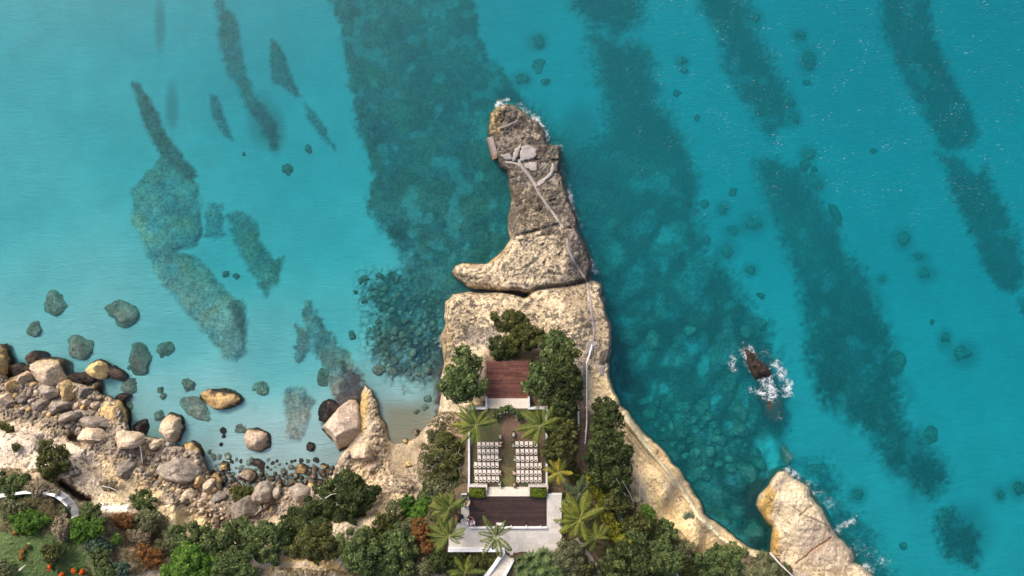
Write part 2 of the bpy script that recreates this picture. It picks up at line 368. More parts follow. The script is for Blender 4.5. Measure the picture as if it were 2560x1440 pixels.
sp([(1110,735),(1480,720),(1490,800),(1480,900),(1400,860),(1110,870)], (.52, .42, .285), fe=20, na=12, op=.85)
sp([(1390,715),(1465,715),(1475,830),(1420,780)], (.30, .235, .155), fe=12, na=8, op=.7)
sp([(1484,720),(1530,800),(1530,900),(1500,940),(1490,830)], (.34, .275, .19), fe=12, na=10, op=.8)
sp([(1160,820),(1240,825),(1250,870),(1165,875)], (.17, .15, .14), fe=14, na=22, op=.75)
sp([(1100,820),(1125,800),(1130,880),(1125,930),(1100,930)], (.30, .215, .11), fe=14, na=8, op=.7)
sp([(1499,878),(1525,870),(1519,912),(1498,912)], (.11, .095, .085), fe=5, na=4)
sp([(1470,905),(1515,940),(1560,1010),(1720,1200),(1800,1310),(1960,1400),(1960,1500),(1740,1460),(1640,1300),(1580,1140),(1470,1000)], (.60, .47, .285), fe=14, na=8)
sp([(1640,1190),(1700,1300),(1800,1370),(1790,1430),(1700,1390),(1630,1260)], (.60, .43, .2), fe=30, na=14, op=.6)
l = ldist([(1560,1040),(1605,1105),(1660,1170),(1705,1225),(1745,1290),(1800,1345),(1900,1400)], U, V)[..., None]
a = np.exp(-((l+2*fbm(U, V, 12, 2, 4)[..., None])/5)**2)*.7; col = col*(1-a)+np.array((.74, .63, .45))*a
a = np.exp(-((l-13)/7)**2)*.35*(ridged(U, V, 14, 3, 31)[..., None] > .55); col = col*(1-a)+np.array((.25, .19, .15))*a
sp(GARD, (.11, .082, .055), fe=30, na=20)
sp([(1020,1180),(1110,1110),(1135,1200),(1100,1240),(1040,1300),(960,1330),(930,1290)], (.24, .185, .14), fe=30, na=20, op=.85)
sp([(1095,1030),(1160,1030),(1150,1110),(1080,1130),(1060,1095)], (.26, .19, .135), fe=14, na=14, op=.8)
sp([(945,1270),(1000,1215),(1040,1175),(1050,1180),(1030,1215),(985,1290),(950,1300)], (.60, .48, .31), fe=12, na=10)
# left shore, slopes and bright dirt
sp([(-400,1000),(100,1000),(320,1100),(430,1180),(540,1210),(760,1210),(700,1300),(420,1330),(-400,1330)], (.36, .285, .205), fe=25, na=15)
sp(SHORE_ROUGH, (.235, .195, .155), fe=20, na=18, op=.85)
sp([(-400,1035),(60,1060),(160,1090),(230,1140),(260,1180),(330,1230),(380,1260),(300,1275),(200,1245),(100,1180),(-400,1160)], (.56, .46, .35), fe=18, na=16)
sp([(-300,1050),(70,1070),(190,1110),(300,1170),(330,1210),(240,1160),(100,1150),(-300,1150)], (.53, .45, .37), fe=20, na=22, op=.9)
sp([(250,1140),(330,1150),(420,1200),(400,1260),(290,1240)], (.54, .42, .25), fe=20, na=20, op=.8)
sp([(360,1262),(480,1270),(530,1300),(500,1340),(380,1330)], (.60, .48, .29), fe=14, na=12)
sp([(430,1230),(520,1250),(640,1290),(560,1320),(480,1280)], (.32, .23, .15), fe=14, na=14)
sp([(245,1258),(320,1264),(318,1282),(258,1280)], (.75, .68, .55), fe=6, na=4)
sp([(-400,1225),(60,1222),(150,1235),(200,1290),(240,1340),(290,1420),(300,1700),(-400,1700)], (.085, .10, .045), fe=16, na=14)
sp([(-400,1330),(150,1325),(220,1380),(230,1700),(-400,1700)], (.075, .115, .04), fe=22, na=14)
sp([(100,1240),(170,1260),(190,1330),(120,1330)], (.13, .105, .06), fe=22, na=22, op=.8)
sp([(255,1285),(330,1290),(420,1320),(430,1400),(330,1440),(260,1350)], (.22, .165, .12), fe=22, na=22)
sp([(265,1330),(300,1330),(320,1420),(290,1440),(270,1390)], (.36, .33, .32), fe=14, na=16, op=.9)
sp([(270,1285),(300,1280),(320,1340),(400,1370),(380,1420),(310,1360)], (.25, .13, .07), fe=16, na=22, op=.7)
sp([(320,1200),(345,1215),(300,1260),(240,1250)], (.5, .4, .26), fe=12, na=12)
sp([(700,1388),(750,1383),(830,1395),(880,1440),(900,1500),(670,1500),(660,1430)], (.60, .41, .19), fe=8, na=5)
sp([(690,1405),(760,1405),(850,1440),(860,1500),(660,1500)], (.52, .43, .31), fe=10, na=16, op=.9)
sp([(1060,1380),(1110,1370),(1130,1500),(1030,1500)], (.22, .16, .12), fe=20, na=14)
# beach and wet sand, rib
sp([(964,1045),(930,1100),(950,1230),(1040,1232),(1110,1150),(1115,1035),(1090,1030),(1070,1050)], (.30, .245, .18), fe=12, na=12, op=.9)
sp([(962,1048),(1070,1048),(1064,1100),(1045,1150),(1005,1184),(978,1165),(966,1100)], (.285, .23, .16), fe=5, na=3)
sp([(1066,1050),(1100,1035),(1105,1080),(1085,1130),(1058,1110)], (.36, .29, .21), fe=10, na=8)
sp([(903,965),(925,985),(915,1040),(905,1100),(898,1050)], (.36, .255, .10), fe=10, na=8, op=.9)
sp([(925,975),(950,1040),(965,1070),(965,1150),(920,1150),(920,1040)], (.36, .29, .21), fe=12, na=10, op=.8)
sp([(880,1120),(920,1100),(970,1150),(990,1190),(940,1260),(880,1200)], (.44, .345, .235), fe=16, na=16)
for (x, y, r) in ((1460,1085,30),(1440,1180,30),(1480,1260,30),(1510,1330,25)):
    sp([(x-r, y-60), (x+r*.6, y-60), (x+r*.6, y+60), (x-r, y+60)], (.15, .105, .075), fe=20, na=16, op=.7)
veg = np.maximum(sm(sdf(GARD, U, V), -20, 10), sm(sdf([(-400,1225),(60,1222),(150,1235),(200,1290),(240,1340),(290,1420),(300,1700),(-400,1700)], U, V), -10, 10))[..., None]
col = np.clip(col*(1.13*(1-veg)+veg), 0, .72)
lich = .05+0*U
def lic(poly, a, fe=20):
    global lich
    m = sm(sdf(poly, U, V)+10*fbm(U, V, 30, 3, 7), -fe/2, fe/2); lich = lich*(1-m)+a*m
lic([(1100,560),(1530,560),(1530,960),(1400,900),(1110,900)], .5); lic(TIP, .72)
lic([(1390,590),(1500,600),(1490,700),(1380,700)], .7)
lic([(1470,900),(1560,1000),(1800,1300),(1960,1400),(1960,1500),(1740,1460),(1580,1140)], .12)
lic([(-400,1000),(100,1000),(320,1100),(700,1200),(700,1300),(-400,1330)], .38)
lic([(930,960),(930,1230),(1040,1232),(1110,1150),(1115,1035),(950,1000)], .5, 14); lic([(962,1048),(1070,1048),(1064,1100),(1045,1150),(1005,1184),(978,1165)], -.9, 8)
lic(GARD, -.6, 30); lic([(-400,1225),(150,1235),(290,1420),(300,1700),(-400,1700)], -.6, 30)
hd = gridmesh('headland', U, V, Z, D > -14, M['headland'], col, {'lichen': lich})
tag(hd, kind='structure')
_fu = np.where((us >= -60) & (us <= 2620))[0]; _u0 = us[_fu[0]]; _Z = Z; _i0 = _fu[0]
def Zat(u, v):
    i = np.interp(u, us, np.arange(len(us))); j = np.interp(v, vs, np.arange(len(vs)))
    i0 = np.clip(np.floor(i).astype(int), 0, len(us)-2); j0 = np.clip(np.floor(j).astype(int), 0, len(vs)-2); fi = i-i0; fj = j-j0
    return (_Z[j0, i0]*(1-fi)+_Z[j0, i0+1]*fi)*(1-fj)+(_Z[j0+1, i0]*(1-fi)+_Z[j0+1, i0+1]*fi)*fj
def zs(u, v): return float(Zat(np.array([float(u)]), np.array([float(v)]))[0])

# ------------------------------------------------------------------ the big sea rock at the lower right
us2 = np.arange(1780, 2320, 2.2); vs2 = np.arange(1120, 1570, 2.2); U2, V2 = grid(us2, vs2)
A, B = warp(U2, V2, 4); D2 = sdf(STACK, A, B)
zt = ctrl([(1960,1200,1.6),(1990,1260,3),(2060,1330,3.4),(1940,1280,2.4),(1950,1380,3.2),(2040,1400,4.2),(2140,1440,3.5),(2000,1330,3.8)], U2, V2, 30, 2)
pr = np.sqrt(np.clip(1-(1-np.clip(D2/14, 0, 1))**2, 0, 1))
Z2 = zt*pr+pr*(.5*(ridged(U2, V2, 40, 4, 41)-.5)+.3*(ridged(U2*1.6, V2*.8, 10, 3, 42)-.5)+.4*fbm(U2, V2, 50, 3, 43))
for ln in ([(1985,1270),(2012,1288),(2060,1312),(2100,1335)], [(1992,1408),(2030,1375),(2078,1343)], [(1998,1290),(2035,1262)]):
    Z2 = Z2-.4*np.exp(-(ldist(ln, A, B)/1.5)**2)
Z2 = np.where(D2 > 0, Z2, -.15+D2*.3)
c2 = np.empty(U2.shape+(3,)); c2[:] = (.47, .39, .285); c2 *= 1+.14*fbm(U2, V2, 50, 4, 44)[..., None]
splat(c2, U2, V2, [(1890,1255),(1925,1215),(1935,1230),(1930,1300),(1950,1330),(1940,1440),(1915,1440),(1925,1330)], (.42, .28, .10), fe=16, na=10)
splat(c2, U2, V2, [(2010,1300),(2090,1310),(2120,1400),(2040,1420),(1990,1390)], (.30, .245, .2), fe=20, na=20, op=.7)
splat(c2, U2, V2, [(1990,1400),(2035,1368),(2080,1340),(2083,1346),(2040,1376),(1998,1408)], (.35, .19, .11), fe=4, na=6, op=.5)
sr = gridmesh('sea_rock', U2, V2, Z2, D2 > -12, M['headland'], c2, {'lichen': .15+0*U2})
tag(sr, 'large pale beige sea rock with dark cracks off the lower right cliff', 'rock')

# ------------------------------------------------------------------ seabed
REEFS = [  # polygon, colour, feather, edge noise, raise (m)
 ([(812,-600),(820,0),(850,60),(860,130),(878,240),(886,300),(912,360),(928,430),(918,520),(945,570),(990,620),(1012,680),(1040,705),(1100,760),(1120,900),(1300,700),(1300,250),(1262,180),(1215,130),(1196,80),(1186,0),(1180,-600)], (.17, .205, .135), 14, 8, .6),
 ([(930,690),(1030,680),(1110,720),(1110,900),(1095,980),(1060,950),(970,930),(925,880),(935,800),(915,730)], (.15, .19, .14), 34, 30, .1),
 ([(1470,85),(1560,105),(1618,130),(1630,180),(1640,240),(1680,290),(1700,340),(1722,380),(1742,440),(1736,500),(1755,560),(1780,640),(1830,700),(1870,760),(1900,800),(1950,900),(1965,1000),(1955,1080),(1900,1110),(1930,1180),(1850,1230),(1700,1200),(1600,1100),(1540,980),(1525,850),(1505,700),(1480,600),(1440,500),(1400,430),(1440,380),(1500,330),(1510,250),(1480,170)], (.15, .185, .125), 26, 22, .8),
 ([(1310,260),(1500,420),(1620,540),(1620,700),(1500,700),(1470,600),(1400,420)], (.19, .25, .185), 40, 20, 0),
 ([(1478,88),(1600,115),(1625,150),(1635,250),(1680,320),(1700,400),(1640,420),(1560,330),(1520,250),(1500,160)], (.075, .105, .08), 26, 16, .7),
 ([(1640,320),(1690,330),(1735,440),(1735,500),(1720,540),(1690,440)], (.065, .095, .07), 18, 12, .5),
 ([(1420,-400),(1600,-400),(1612,50),(1590,78),(1530,84),(1470,60),(1432,20)], (.08, .11, .085), 18, 12, .6),
 ([(1725,-400),(1850,-400),(1880,60),(1925,150),(1962,210),(1975,300),(1930,345),(1900,320),(1880,280),(1850,235),(1812,180),(1800,90),(1750,20)], (.08, .12, .095), 20, 12, .6),
 ([(1888,400),(1930,395),(2000,425),(2050,500),(2095,570),(2110,620),(2170,690),(2190,760),(2220,830),(2236,900),(2250,1000),(2260,1060),(2350,1140),(2370,1200),(2330,1243),(2230,1180),(2140,1060),(2060,1010),(2015,900),(2010,780),(1985,700),(1960,640),(1940,560),(1900,480)], (.12, .155, .11), 20, 14, .7),
 ([(1900,410),(1990,430),(2050,520),(2100,610),(2080,650),(2010,560),(1940,520)], (.08, .115, .085), 24, 16, .2),
 ([(2110,710),(2160,720),(2190,790),(2215,870),(2170,850),(2120,780)], (.075, .10, .07), 16, 12, .2),
 ([(2165,-400),(2315,-400),(2330,60),(2380,190),(2420,255),(2446,330),(2425,362),(2370,380),(2345,360),(2330,320),(2262,205),(2208,85)], (.075, .115, .095), 14, 8, .7),
 ([(2345,385),(2405,395),(2440,440),(2462,400),(2485,470),(2520,530),(2552,620),(2562,690),(2540,732),(2500,725),(2460,660),(2420,565),(2372,480)], (.09, .135, .11), 14, 12, .5),
 ([(2440,620),(2470,590),(2500,640),(2545,720),(2510,730),(2465,680)], (.06, .09, .07), 12, 8, .2),
 ([(2570,740),(2545,750),(2560,800),(2600,810)], (.07, .1, .08), 10, 6, .3),
 ([(328,205),(350,212),(388,285),(404,330),(440,372),(478,420),(492,470),(502,545),(505,590),(480,615),(445,628),(500,650),(545,700),(590,750),(617,800),(615,890),(590,903),(560,890),(500,820),(430,740),(395,690),(360,620),(335,560),(325,480),(372,420),(400,390),(372,330),(345,262)], (.37, .38, .27), 9, 9, .6),
 ([(328,205),(350,212),(392,285),(410,330),(455,380),(495,440),(470,450),(420,410),(392,380),(368,320),(345,262)], (.13, .17, .12), 9, 8, .3),
 ([(575,760),(600,750),(617,800),(612,880),(595,830)], (.2, .2, .15), 14, 12, .1),
 ([(515,-400),(555,-400),(562,20),(592,35),(596,100),(604,150),(632,230),(660,265),(690,310),(692,372),(676,372),(645,310),(612,262),(575,185),(548,120),(545,60)], (.15, .21, .155), 12, 10, .4),
 ([(678,95),(700,108),(716,150),(738,215),(755,243),(738,240),(702,215),(682,208),(671,150)], (.14, .2, .15), 8, 6, .4),
 ([(522,236),(545,240),(560,290),(583,352),(558,340),(532,295)], (.15, .2, .15), 7, 4, .4),
 ([(762,258),(785,280),(812,315),(840,375),(805,345),(775,310)], (.16, .23, .17), 8, 8, .2),
 ([(565,535),(600,525),(638,560),(650,600),(678,650),(712,640),(708,680),(665,738),(640,708),(612,650),(582,600)], (.27, .29, .2), 10, 12, .4),
 ([(515,505),(550,500),(560,580),(540,600),(505,600)], (.27, .31, .23), 10, 16, .2),
 ([(762,748),(800,788),(832,850),(872,882),(910,955),(908,985),(890,1020),(842,1055),(815,1040),(832,990),(800,910),(782,875),(750,908),(735,885),(738,812),(755,822)], (.30, .30, .21), 9, 9, .5),
 ([(850,900),(905,940),(915,1000),(850,1070),(805,1060),(840,990)], (.11, .10, .075), 14, 12, .4),
 ([(712,970),(760,963),(788,1000),(772,1040),(752,1105),(718,1100),(712,1040)], (.32, .33, .24), 9, 9, .3),
 ([(1540,1000),(1610,1100),(1700,1200),(1760,1280),(1830,1340),(1900,1380),(1930,1390),(1940,1210),(1850,1180),(1760,1160),(1660,1100)], (.19, .215, .15), 24, 20, .2),
 ([(1790,800),(1860,790),(1900,860),(1960,960),(1965,1060),(1920,1075),(1860,980),(1800,900)], (.15, .165, .12), 18, 16, .9),
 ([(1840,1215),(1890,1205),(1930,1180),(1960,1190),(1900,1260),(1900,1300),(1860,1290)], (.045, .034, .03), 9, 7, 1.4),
 ([(1860,1310),(1920,1300),(1930,1390),(1880,1375)], (.06, .06, .05), 12, 10, .8),
 ([(2000,1160),(2060,1150),(2130,1260),(2180,1350),(2260,1500),(2180,1500),(2080,1330)], (.2, .235, .18), 30, 24, .4),
 ([(2330,1290),(2380,1270),(2450,1340),(2440,1420),(2360,1390)], (.16, .19, .14), 16, 14, .5),
 ([(1235,225),(1275,215),(1330,270),(1375,340),(1400,350),(1380,370),(1320,310),(1240,262)], (.04, .04, .035), 12, 8, .8),
 ([(1085,850),(1115,840),(1112,1030),(1092,1030)], (.14, .12, .09), 12, 8, .6),
]
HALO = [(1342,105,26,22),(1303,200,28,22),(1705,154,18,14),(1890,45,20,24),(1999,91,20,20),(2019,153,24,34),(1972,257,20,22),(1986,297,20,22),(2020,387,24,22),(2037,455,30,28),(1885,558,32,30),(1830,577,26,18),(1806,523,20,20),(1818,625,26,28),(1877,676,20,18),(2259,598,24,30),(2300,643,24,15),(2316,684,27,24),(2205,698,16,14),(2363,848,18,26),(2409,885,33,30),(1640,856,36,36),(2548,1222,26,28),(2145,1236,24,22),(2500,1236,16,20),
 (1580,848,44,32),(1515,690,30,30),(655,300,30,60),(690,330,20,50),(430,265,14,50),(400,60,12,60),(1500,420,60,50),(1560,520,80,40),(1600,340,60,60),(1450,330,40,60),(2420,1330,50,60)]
ZS = [(100,500,-2.2),(0,0,-3.3),(400,100,-3.9),(700,200,-4.5),(300,300,-2.9),(600,600,-2.9),(150,700,-1.5),(200,820,-1.),(450,850,-1.5),(500,1000,-.75),(600,1130,-.35),(580,1200,-.12),(700,1190,-.14),(790,1190,-.16),(750,1130,-.4),(700,900,-1.5),(850,800,-2.1),(850,600,-3),(780,400,-3.7),(1030,1000,-.8),(1010,1085,-.07),(1050,1075,-.08),(1010,1050,-.22),(1060,1045,-.2),(985,1085,-.07),(980,1040,-.3),(1010,900,-1.3),(1000,750,-2.3),(1100,850,-1.5),(1000,300,-3.8),(1100,100,-4.6),(1300,100,-5.6),(1450,250,-5.7),(1600,300,-5.8),(1900,500,-6),(2200,200,-6.8),(2500,100,-6.5),(2500,600,-5.6),(2300,600,-5.8),(2400,900,-4.7),(2400,1200,-4),(2250,1350,-3.6),(2450,1420,-3.6),(1800,900,-4),(1650,1000,-4.2),(1580,1000,-4.4),(1700,1120,-3.2),(1830,1300,-2.6),(1900,1360,-2.4),(2000,1130,-4),(1550,700,-4.6),(1200,400,-3.2),(1150,600,-2.6),(350,1050,-.6),(60,900,-.9),(-400,500,-1.6),(2900,800,-6),(1300,-500,-8),(2900,-300,-9)]
us3 = axis(-80, 2640, 4.5, 8000); vs3 = axis(-80, 1520, 4.5, 8000)
U3, V3 = grid(us3, vs3); D3 = land_sd(U3, V3)
Z3 = ctrl(ZS, U3, V3, 90, 2.); c3 = np.empty(U3.shape+(3,)); c3[:] = (.62, .71, .685)
nearshore = sm(-D3, 90, 0)*sm(1400-U3, 0, 100)
c3 = c3*(1-.25*nearshore[..., None]*(V3 > 900)[..., None])
c3 *= 1+.07*fbm(U3, V3, 120, 4, 50)[..., None]
wA = U3+34*fbm(U3, V3, 60, 4, 91); wB = V3+34*fbm(U3, V3, 60, 4, 92)
blk = sm(worley(wA+.35*wB, wB, 85, 4, .7)+.25*fbm(U3, V3, 70, 3, 93), .0, .5); cob = sm(worley(U3+5*mott if False else U3, V3, 17, 5), .03, .3)
splat(c3, U3, V3, [(955,1010),(1085,1005),(1090,1130),(955,1130)], (.42, .35, .25), fe=55, na=6)
far = np.abs(U3-1280)+np.abs(V3-720) > 3500
mott = fbm(U3, V3, 16, 4, 60); mott2 = fbm(U3, V3, 55, 4, 61)
rm = 0*U3
for i, (poly, c, fe, na, rise) in enumerate(REEFS):
    p = np.array(poly); m = 60
    k = (U3 > p[:, 0].min()-m) & (U3 < p[:, 0].max()+m) & (V3 > p[:, 1].min()-m) & (V3 < p[:, 1].max()+m)
    u = U3[k]; v = V3[k]; d = sdf(poly, u, v)+na*fbm(u, v, 22+na, 4, 70+i)
    if p[:, 0].mean() > 1250: fe = fe*1.7
    d = d+(na*1.2+3 if p[:, 0].mean() > 800 else na*.6)*fbm(u, v, 9, 3, 170+i); fe = fe*1.35; a = sm(d, -fe/2, fe/2)
    a = a*(1-(.32 if p[:, 0].mean() > 800 else .15)*sm(fbm(u, v, 34, 4, 270+i), .12, .42)) if i != 27 else a
    deep = p[:, 0].mean() > 800
    mo = (1+.35*mott[k]+.6*mott2[k])[:, None]
    hue = fbm(u, v, 40, 4, 370+i)[:, None]*np.array([.55, .05, -.3])+1
    c3[k] = c3[k]*(1-a[:, None])+hue*np.array(c)*np.array([1.2, .98, 1.22] if deep else [1.15, 1.1, 1.35])*mo*a[:, None]
    Z3[k] += (.45 if rise < 1 else 1)*rise*a*sm(d, -fe/2, fe*1.5)*(1+.35*mott[k]); rm[k] = np.maximum(rm[k], a)
kb_ = sm(sdf([(1520,560),(1700,500),(1800,640),(1900,780),(1970,980),(1960,1200),(1900,1330),(1700,1200),(1560,1000),(1500,760)], U3, V3), -20, 20)
kc_ = sm(sdf([(885,670),(1000,665),(1095,720),(1105,900),(1080,960),(960,945),(900,880)], U3, V3), -15, 15)
kd_ = sm(sdf([(2040,700),(2200,700),(2290,1000),(2370,1200),(2300,1300),(2050,1000)], U3, V3), -20, 20)*.7
c3 = c3*(1-(kb_*(1-blk)*.45)[..., None])*(1+(kb_*blk*.5)[..., None])*(1-(kc_*(1-cob)*.45)[..., None])*(1-(kd_*(1-blk)*.4)[..., None])
Z3 = Z3+kb_*blk*.22+kc_*cob*.15+kd_*blk*.15
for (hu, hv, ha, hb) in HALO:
    q2 = ((U3-hu)/ha)**2+((V3-hv)/hb)**2; c3 = c3*(1-(.42*np.exp(-q2*q2*.5))[..., None])  # soft dark halos painted into the seabed colour, imitating edges blurred by water scatter
Z3 = Z3+rm*(.09*mott+.12*(ridged(U3, V3, 26, 3, 63)-.5))
Z3 = np.minimum(Z3, -.08); Z3 = np.where(far, np.minimum(Z3, -4), Z3)
Z3 = np.maximum(Z3, -9)
def seamat():
    m, nt, b = newmat('sea_floor'); g = N(nt, 'NewGeometry'); co = g.outputs['Position']
    a = N(nt, 'Attribute', attribute_name='Col'); re = N(nt, 'Attribute', attribute_name='reef').outputs['Fac']
    f = ramp(nt, noise(nt, co, 2.6, 7, .7, .3), .32, .68, .6, 1.4)
    r = mixc(nt, 1., a.outputs['Color'], f, 'MULTIPLY')
    s = mixc(nt, 1., a.outputs['Color'], ramp(nt, noise(nt, co, .25, 3), .3, .7, .95, 1.05), 'MULTIPLY')
    nt.links.new(mixc(nt, re, s, r), b.inputs['Base Color']); b.inputs['Roughness'].default_value = 1; b.inputs['Specular IOR Level'].default_value = 0
    mp = N(nt, 'Mapping'); mp.inputs['Rotation'].default_value = (0, 0, .25); mp.inputs['Scale'].default_value = (.45, 2.3, 1); nt.links.new(co, mp.inputs[0])
    rip = noise(nt, mp.outputs[0], 1.2, 2, .5, 1.2)
    h = math2(nt, 'ADD', math2(nt, 'MULTIPLY', rip, .9), math2(nt, 'MULTIPLY', noise(nt, co, 3, 8, .7), math2(nt, 'MULTIPLY', re, 1.2)))
    bump(nt, b, h, .55, .3); return m
M['sea_floor'] = seamat()
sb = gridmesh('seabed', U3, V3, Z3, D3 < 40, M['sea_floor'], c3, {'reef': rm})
tag(sb, kind='structure')
def zsea(u, v):
    i = int(np.argmin(abs(us3-u))); j = int(np.argmin(abs(vs3-v))); return float(Z3[j, i])

# ------------------------------------------------------------------ water body (closed volume, absorbing), foam carried as a mask on its surface
us4 = axis(-40, 2600, 5, 8000); vs4 = axis(-40, 1480, 5, 8000); U4, V4 = grid(us4, vs4)
foam = 0*U4
def blob(pts, r, a):
    global foam
    d = ldist(pts, U4, V4) if len(pts) > 1 else np.hypot(U4-pts[0][0], V4-pts[0][1])
    foam = np.maximum(foam, a*(1-sm(d, r*.1, r*1.15)))
D4 = land_sd(U4, V4)
east = sm(U4, 1290, 1310)*sm(V4, 250, 280)*(1-sm(V4, 540, 760))
foam = np.maximum(foam, .52*east*(1-sm(-D4, 2, 24)))
blob([(1248,262),(1262,256)], 20, 1.); blob([(1300,262),(1318,282)], 16, .75); blob([(1335,292),(1352,318),(1366,348)], 20, .95)
blob([(1420,480),(1434,520)], 15, .95); blob([(1480,655),(1486,680)], 16, .8); blob([(1497,712),(1512,760)], 12, .6)
blob([(1385,380),(1405,420)], 20, .5); blob([(1102,838),(1102,865)], 12, .75)
blob([(1868,880),(1880,905),(1900,930),(1912,945),(1922,965),(1928,990)], 26, 1.15)
blob([(1878,974),(1900,980),(1915,992)], 15, .95); blob([(1940,912),(1955,935),(1968,955),(1968,982)], 26, .9)
blob([(1832,892),(1826,905),(1834,925)], 15, .8); blob([(1860,860)], 16, .6); blob([(1905,880),(1920,895)], 20, .5); blob([(1945,1040)], 18, .5)
blob([(1968,1176),(1995,1190)], 15, 1.); blob([(2020,1210),(2060,1250),(2085,1262)], 22, .55); blob([(2080,1262)], 15, .75)
blob([(2100,1320),(2125,1305),(2132,1300)], 22, .8); blob([(2165,1415),(2175,1425)], 22, .85); blob([(2140,1370),(2180,1395),(2215,1410)], 32, .48)
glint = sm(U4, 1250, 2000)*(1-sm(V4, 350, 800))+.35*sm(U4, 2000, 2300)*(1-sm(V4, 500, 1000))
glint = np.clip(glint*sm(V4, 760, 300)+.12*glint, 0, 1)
depth4 = -ctrl(ZS, U4, V4, 90, 2.); veil = np.clip((depth4-.8)/5., 0, 1)
swirl = (1-sm(ldist([(1365,380),(1450,520),(1520,640)], U4, V4), 10, 70))
def watermat():
    m, nt, b = newmat('sea_water'); nt.nodes.remove(b); out = nt.nodes['Material Output']
    g = N(nt, 'NewGeometry'); co = g.outputs['Position']
    fo = N(nt, 'Attribute', attribute_name='foam').outputs['Fac']; gl = N(nt, 'Attribute', attribute_name='glint').outputs['Fac']
    # ripples
    n1 = noise(nt, co, 1.1, 5, .6, .6); n2 = noise(nt, co, .22, 3, .5, .5)
    h = math2(nt, 'ADD', n1, math2(nt, 'MULTIPLY', n2, 1.6))
    bp = N(nt, 'Bump', Strength=.5, Distance=.045); nt.links.new(h, bp.inputs['Height'])
    gs = N(nt, 'BsdfGlossy', Roughness=.06); gs.inputs[0].default_value = (1, 1, 1, 1); nt.links.new(bp.outputs[0], gs.inputs['Normal'])
    tr = N(nt, 'BsdfTransparent'); tr.inputs[0].default_value = (.99, 1, 1, 1)
    fr = N(nt, 'Fresnel', IOR=1.33); nt.links.new(bp.outputs[0], fr.inputs['Normal'])
    mx = N(nt, 'MixShader'); nt.links.new(fr.outputs[0], mx.inputs[0]); nt.links.new(tr.outputs[0], mx.inputs[1]); nt.links.new(gs.outputs[0], mx.inputs[2])
    tb = N(nt, 'Attribute', attribute_name='scatter_veil').outputs['Fac']   # teal veil mixed into the surface colour, imitating light scattered back by deep water
    bd = N(nt, 'BsdfDiffuse'); bd.inputs[0].default_value = (.01, .31, .36, 1)
    m0 = N(nt, 'MixShader'); nt.links.new(math2(nt, 'MULTIPLY', tb, .2), m0.inputs[0]); nt.links.new(mx.outputs[0], m0.inputs[1]); nt.links.new(bd.outputs[0], m0.inputs[2]); mx = m0
    # foam lace
    wv = N(nt, 'TexNoise', Scale=1.1, Detail=4., Roughness=.6); nt.links.new(co, wv.inputs['Vector'])
    ad = N(nt, 'VectorMath', operation='MULTIPLY_ADD'); nt.links.new(wv.outputs['Color'], ad.inputs[0]); ad.inputs[1].default_value = (1.5, 1.5, 0); nt.links.new(co, ad.inputs[2])
    vo = N(nt, 'TexVoronoi', feature='DISTANCE_TO_EDGE', Scale=1.9); nt.links.new(ad.outputs[0], vo.inputs['Vector'])
    vo2 = N(nt, 'TexVoronoi', feature='DISTANCE_TO_EDGE', Scale=5.); nt.links.new(ad.outputs[0], vo2.inputs['Vector'])
    lace = math2(nt, 'ADD', ramp(nt, vo.outputs[0], 0, .16, .42, 0), ramp(nt, vo2.outputs[0], 0, .2, .24, 0))
    nn = noise(nt, co, 1.3, 6, .65)
    t = math2(nt, 'ADD', math2(nt, 'ADD', math2(nt, 'MULTIPLY', fo, .75), math2(nt, 'MULTIPLY', lace, 1.1)), math2(nt, 'MULTIPLY', math2(nt, 'SUBTRACT', nn, .5), 2.2))
    ff = math2(nt, 'MULTIPLY', ramp(nt, t, .78, 1.75, 0, .85), ramp(nt, fo, .05, .25))
    ff = math2(nt, 'MAXIMUM', ff, math2(nt, 'MULTIPLY', ramp(nt, fo, .5, 1.15, 0, .6), ramp(nt, nn, .42, .62, 0, 1)))
    # glints on small wavelets, painted as pale flecks in the foam colour
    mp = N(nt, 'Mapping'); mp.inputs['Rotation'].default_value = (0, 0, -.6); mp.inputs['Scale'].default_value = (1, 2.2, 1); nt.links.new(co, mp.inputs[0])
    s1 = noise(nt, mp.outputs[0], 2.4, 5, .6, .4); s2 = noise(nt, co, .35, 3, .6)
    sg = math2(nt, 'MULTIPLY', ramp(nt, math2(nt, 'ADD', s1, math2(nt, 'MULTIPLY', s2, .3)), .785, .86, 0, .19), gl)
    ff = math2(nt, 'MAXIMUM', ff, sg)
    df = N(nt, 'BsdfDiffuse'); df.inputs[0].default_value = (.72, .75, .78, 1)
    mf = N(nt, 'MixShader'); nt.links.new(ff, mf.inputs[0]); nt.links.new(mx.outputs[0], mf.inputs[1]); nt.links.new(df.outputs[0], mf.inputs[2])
    nt.links.new(mf.outputs[0], out.inputs['Surface'])
    va = N(nt, 'VolumeAbsorption'); k = (.44, .069, .05); mxk = .44
    va.inputs['Color'].default_value = (1-k[0]/mxk, 1-k[1]/mxk, 1-k[2]/mxk, 1); va.inputs['Density'].default_value = mxk
    nt.links.new(va.outputs[0], out.inputs['Volume']); return m
M['water'] = watermat()
h4, w4 = U4.shape; sc4 = H/F
top = np.stack([(U4-1280)*sc4, (720-V4)*sc4, 0*U4], -1).reshape(-1, 3)
idx = np.arange(h4*w4).reshape(h4, w4)
q = np.stack([idx[1:, :-1], idx[1:, 1:], idx[:-1, 1:], idx[:-1, :-1]], -1).reshape(-1, 4)
bot = np.array([top[idx[-1, 0]], top[idx[-1, -1]], top[idx[0, -1]], top[idx[0, 0]]]); bot[:, 2] = -12
nb = len(top); c00, c10, c11, c01 = nb, nb+1, nb+2, nb+3
vv = np.vstack([top, bot]); fs = [tuple(r) for r in q]
fs.append((c01, c11, c10, c00))
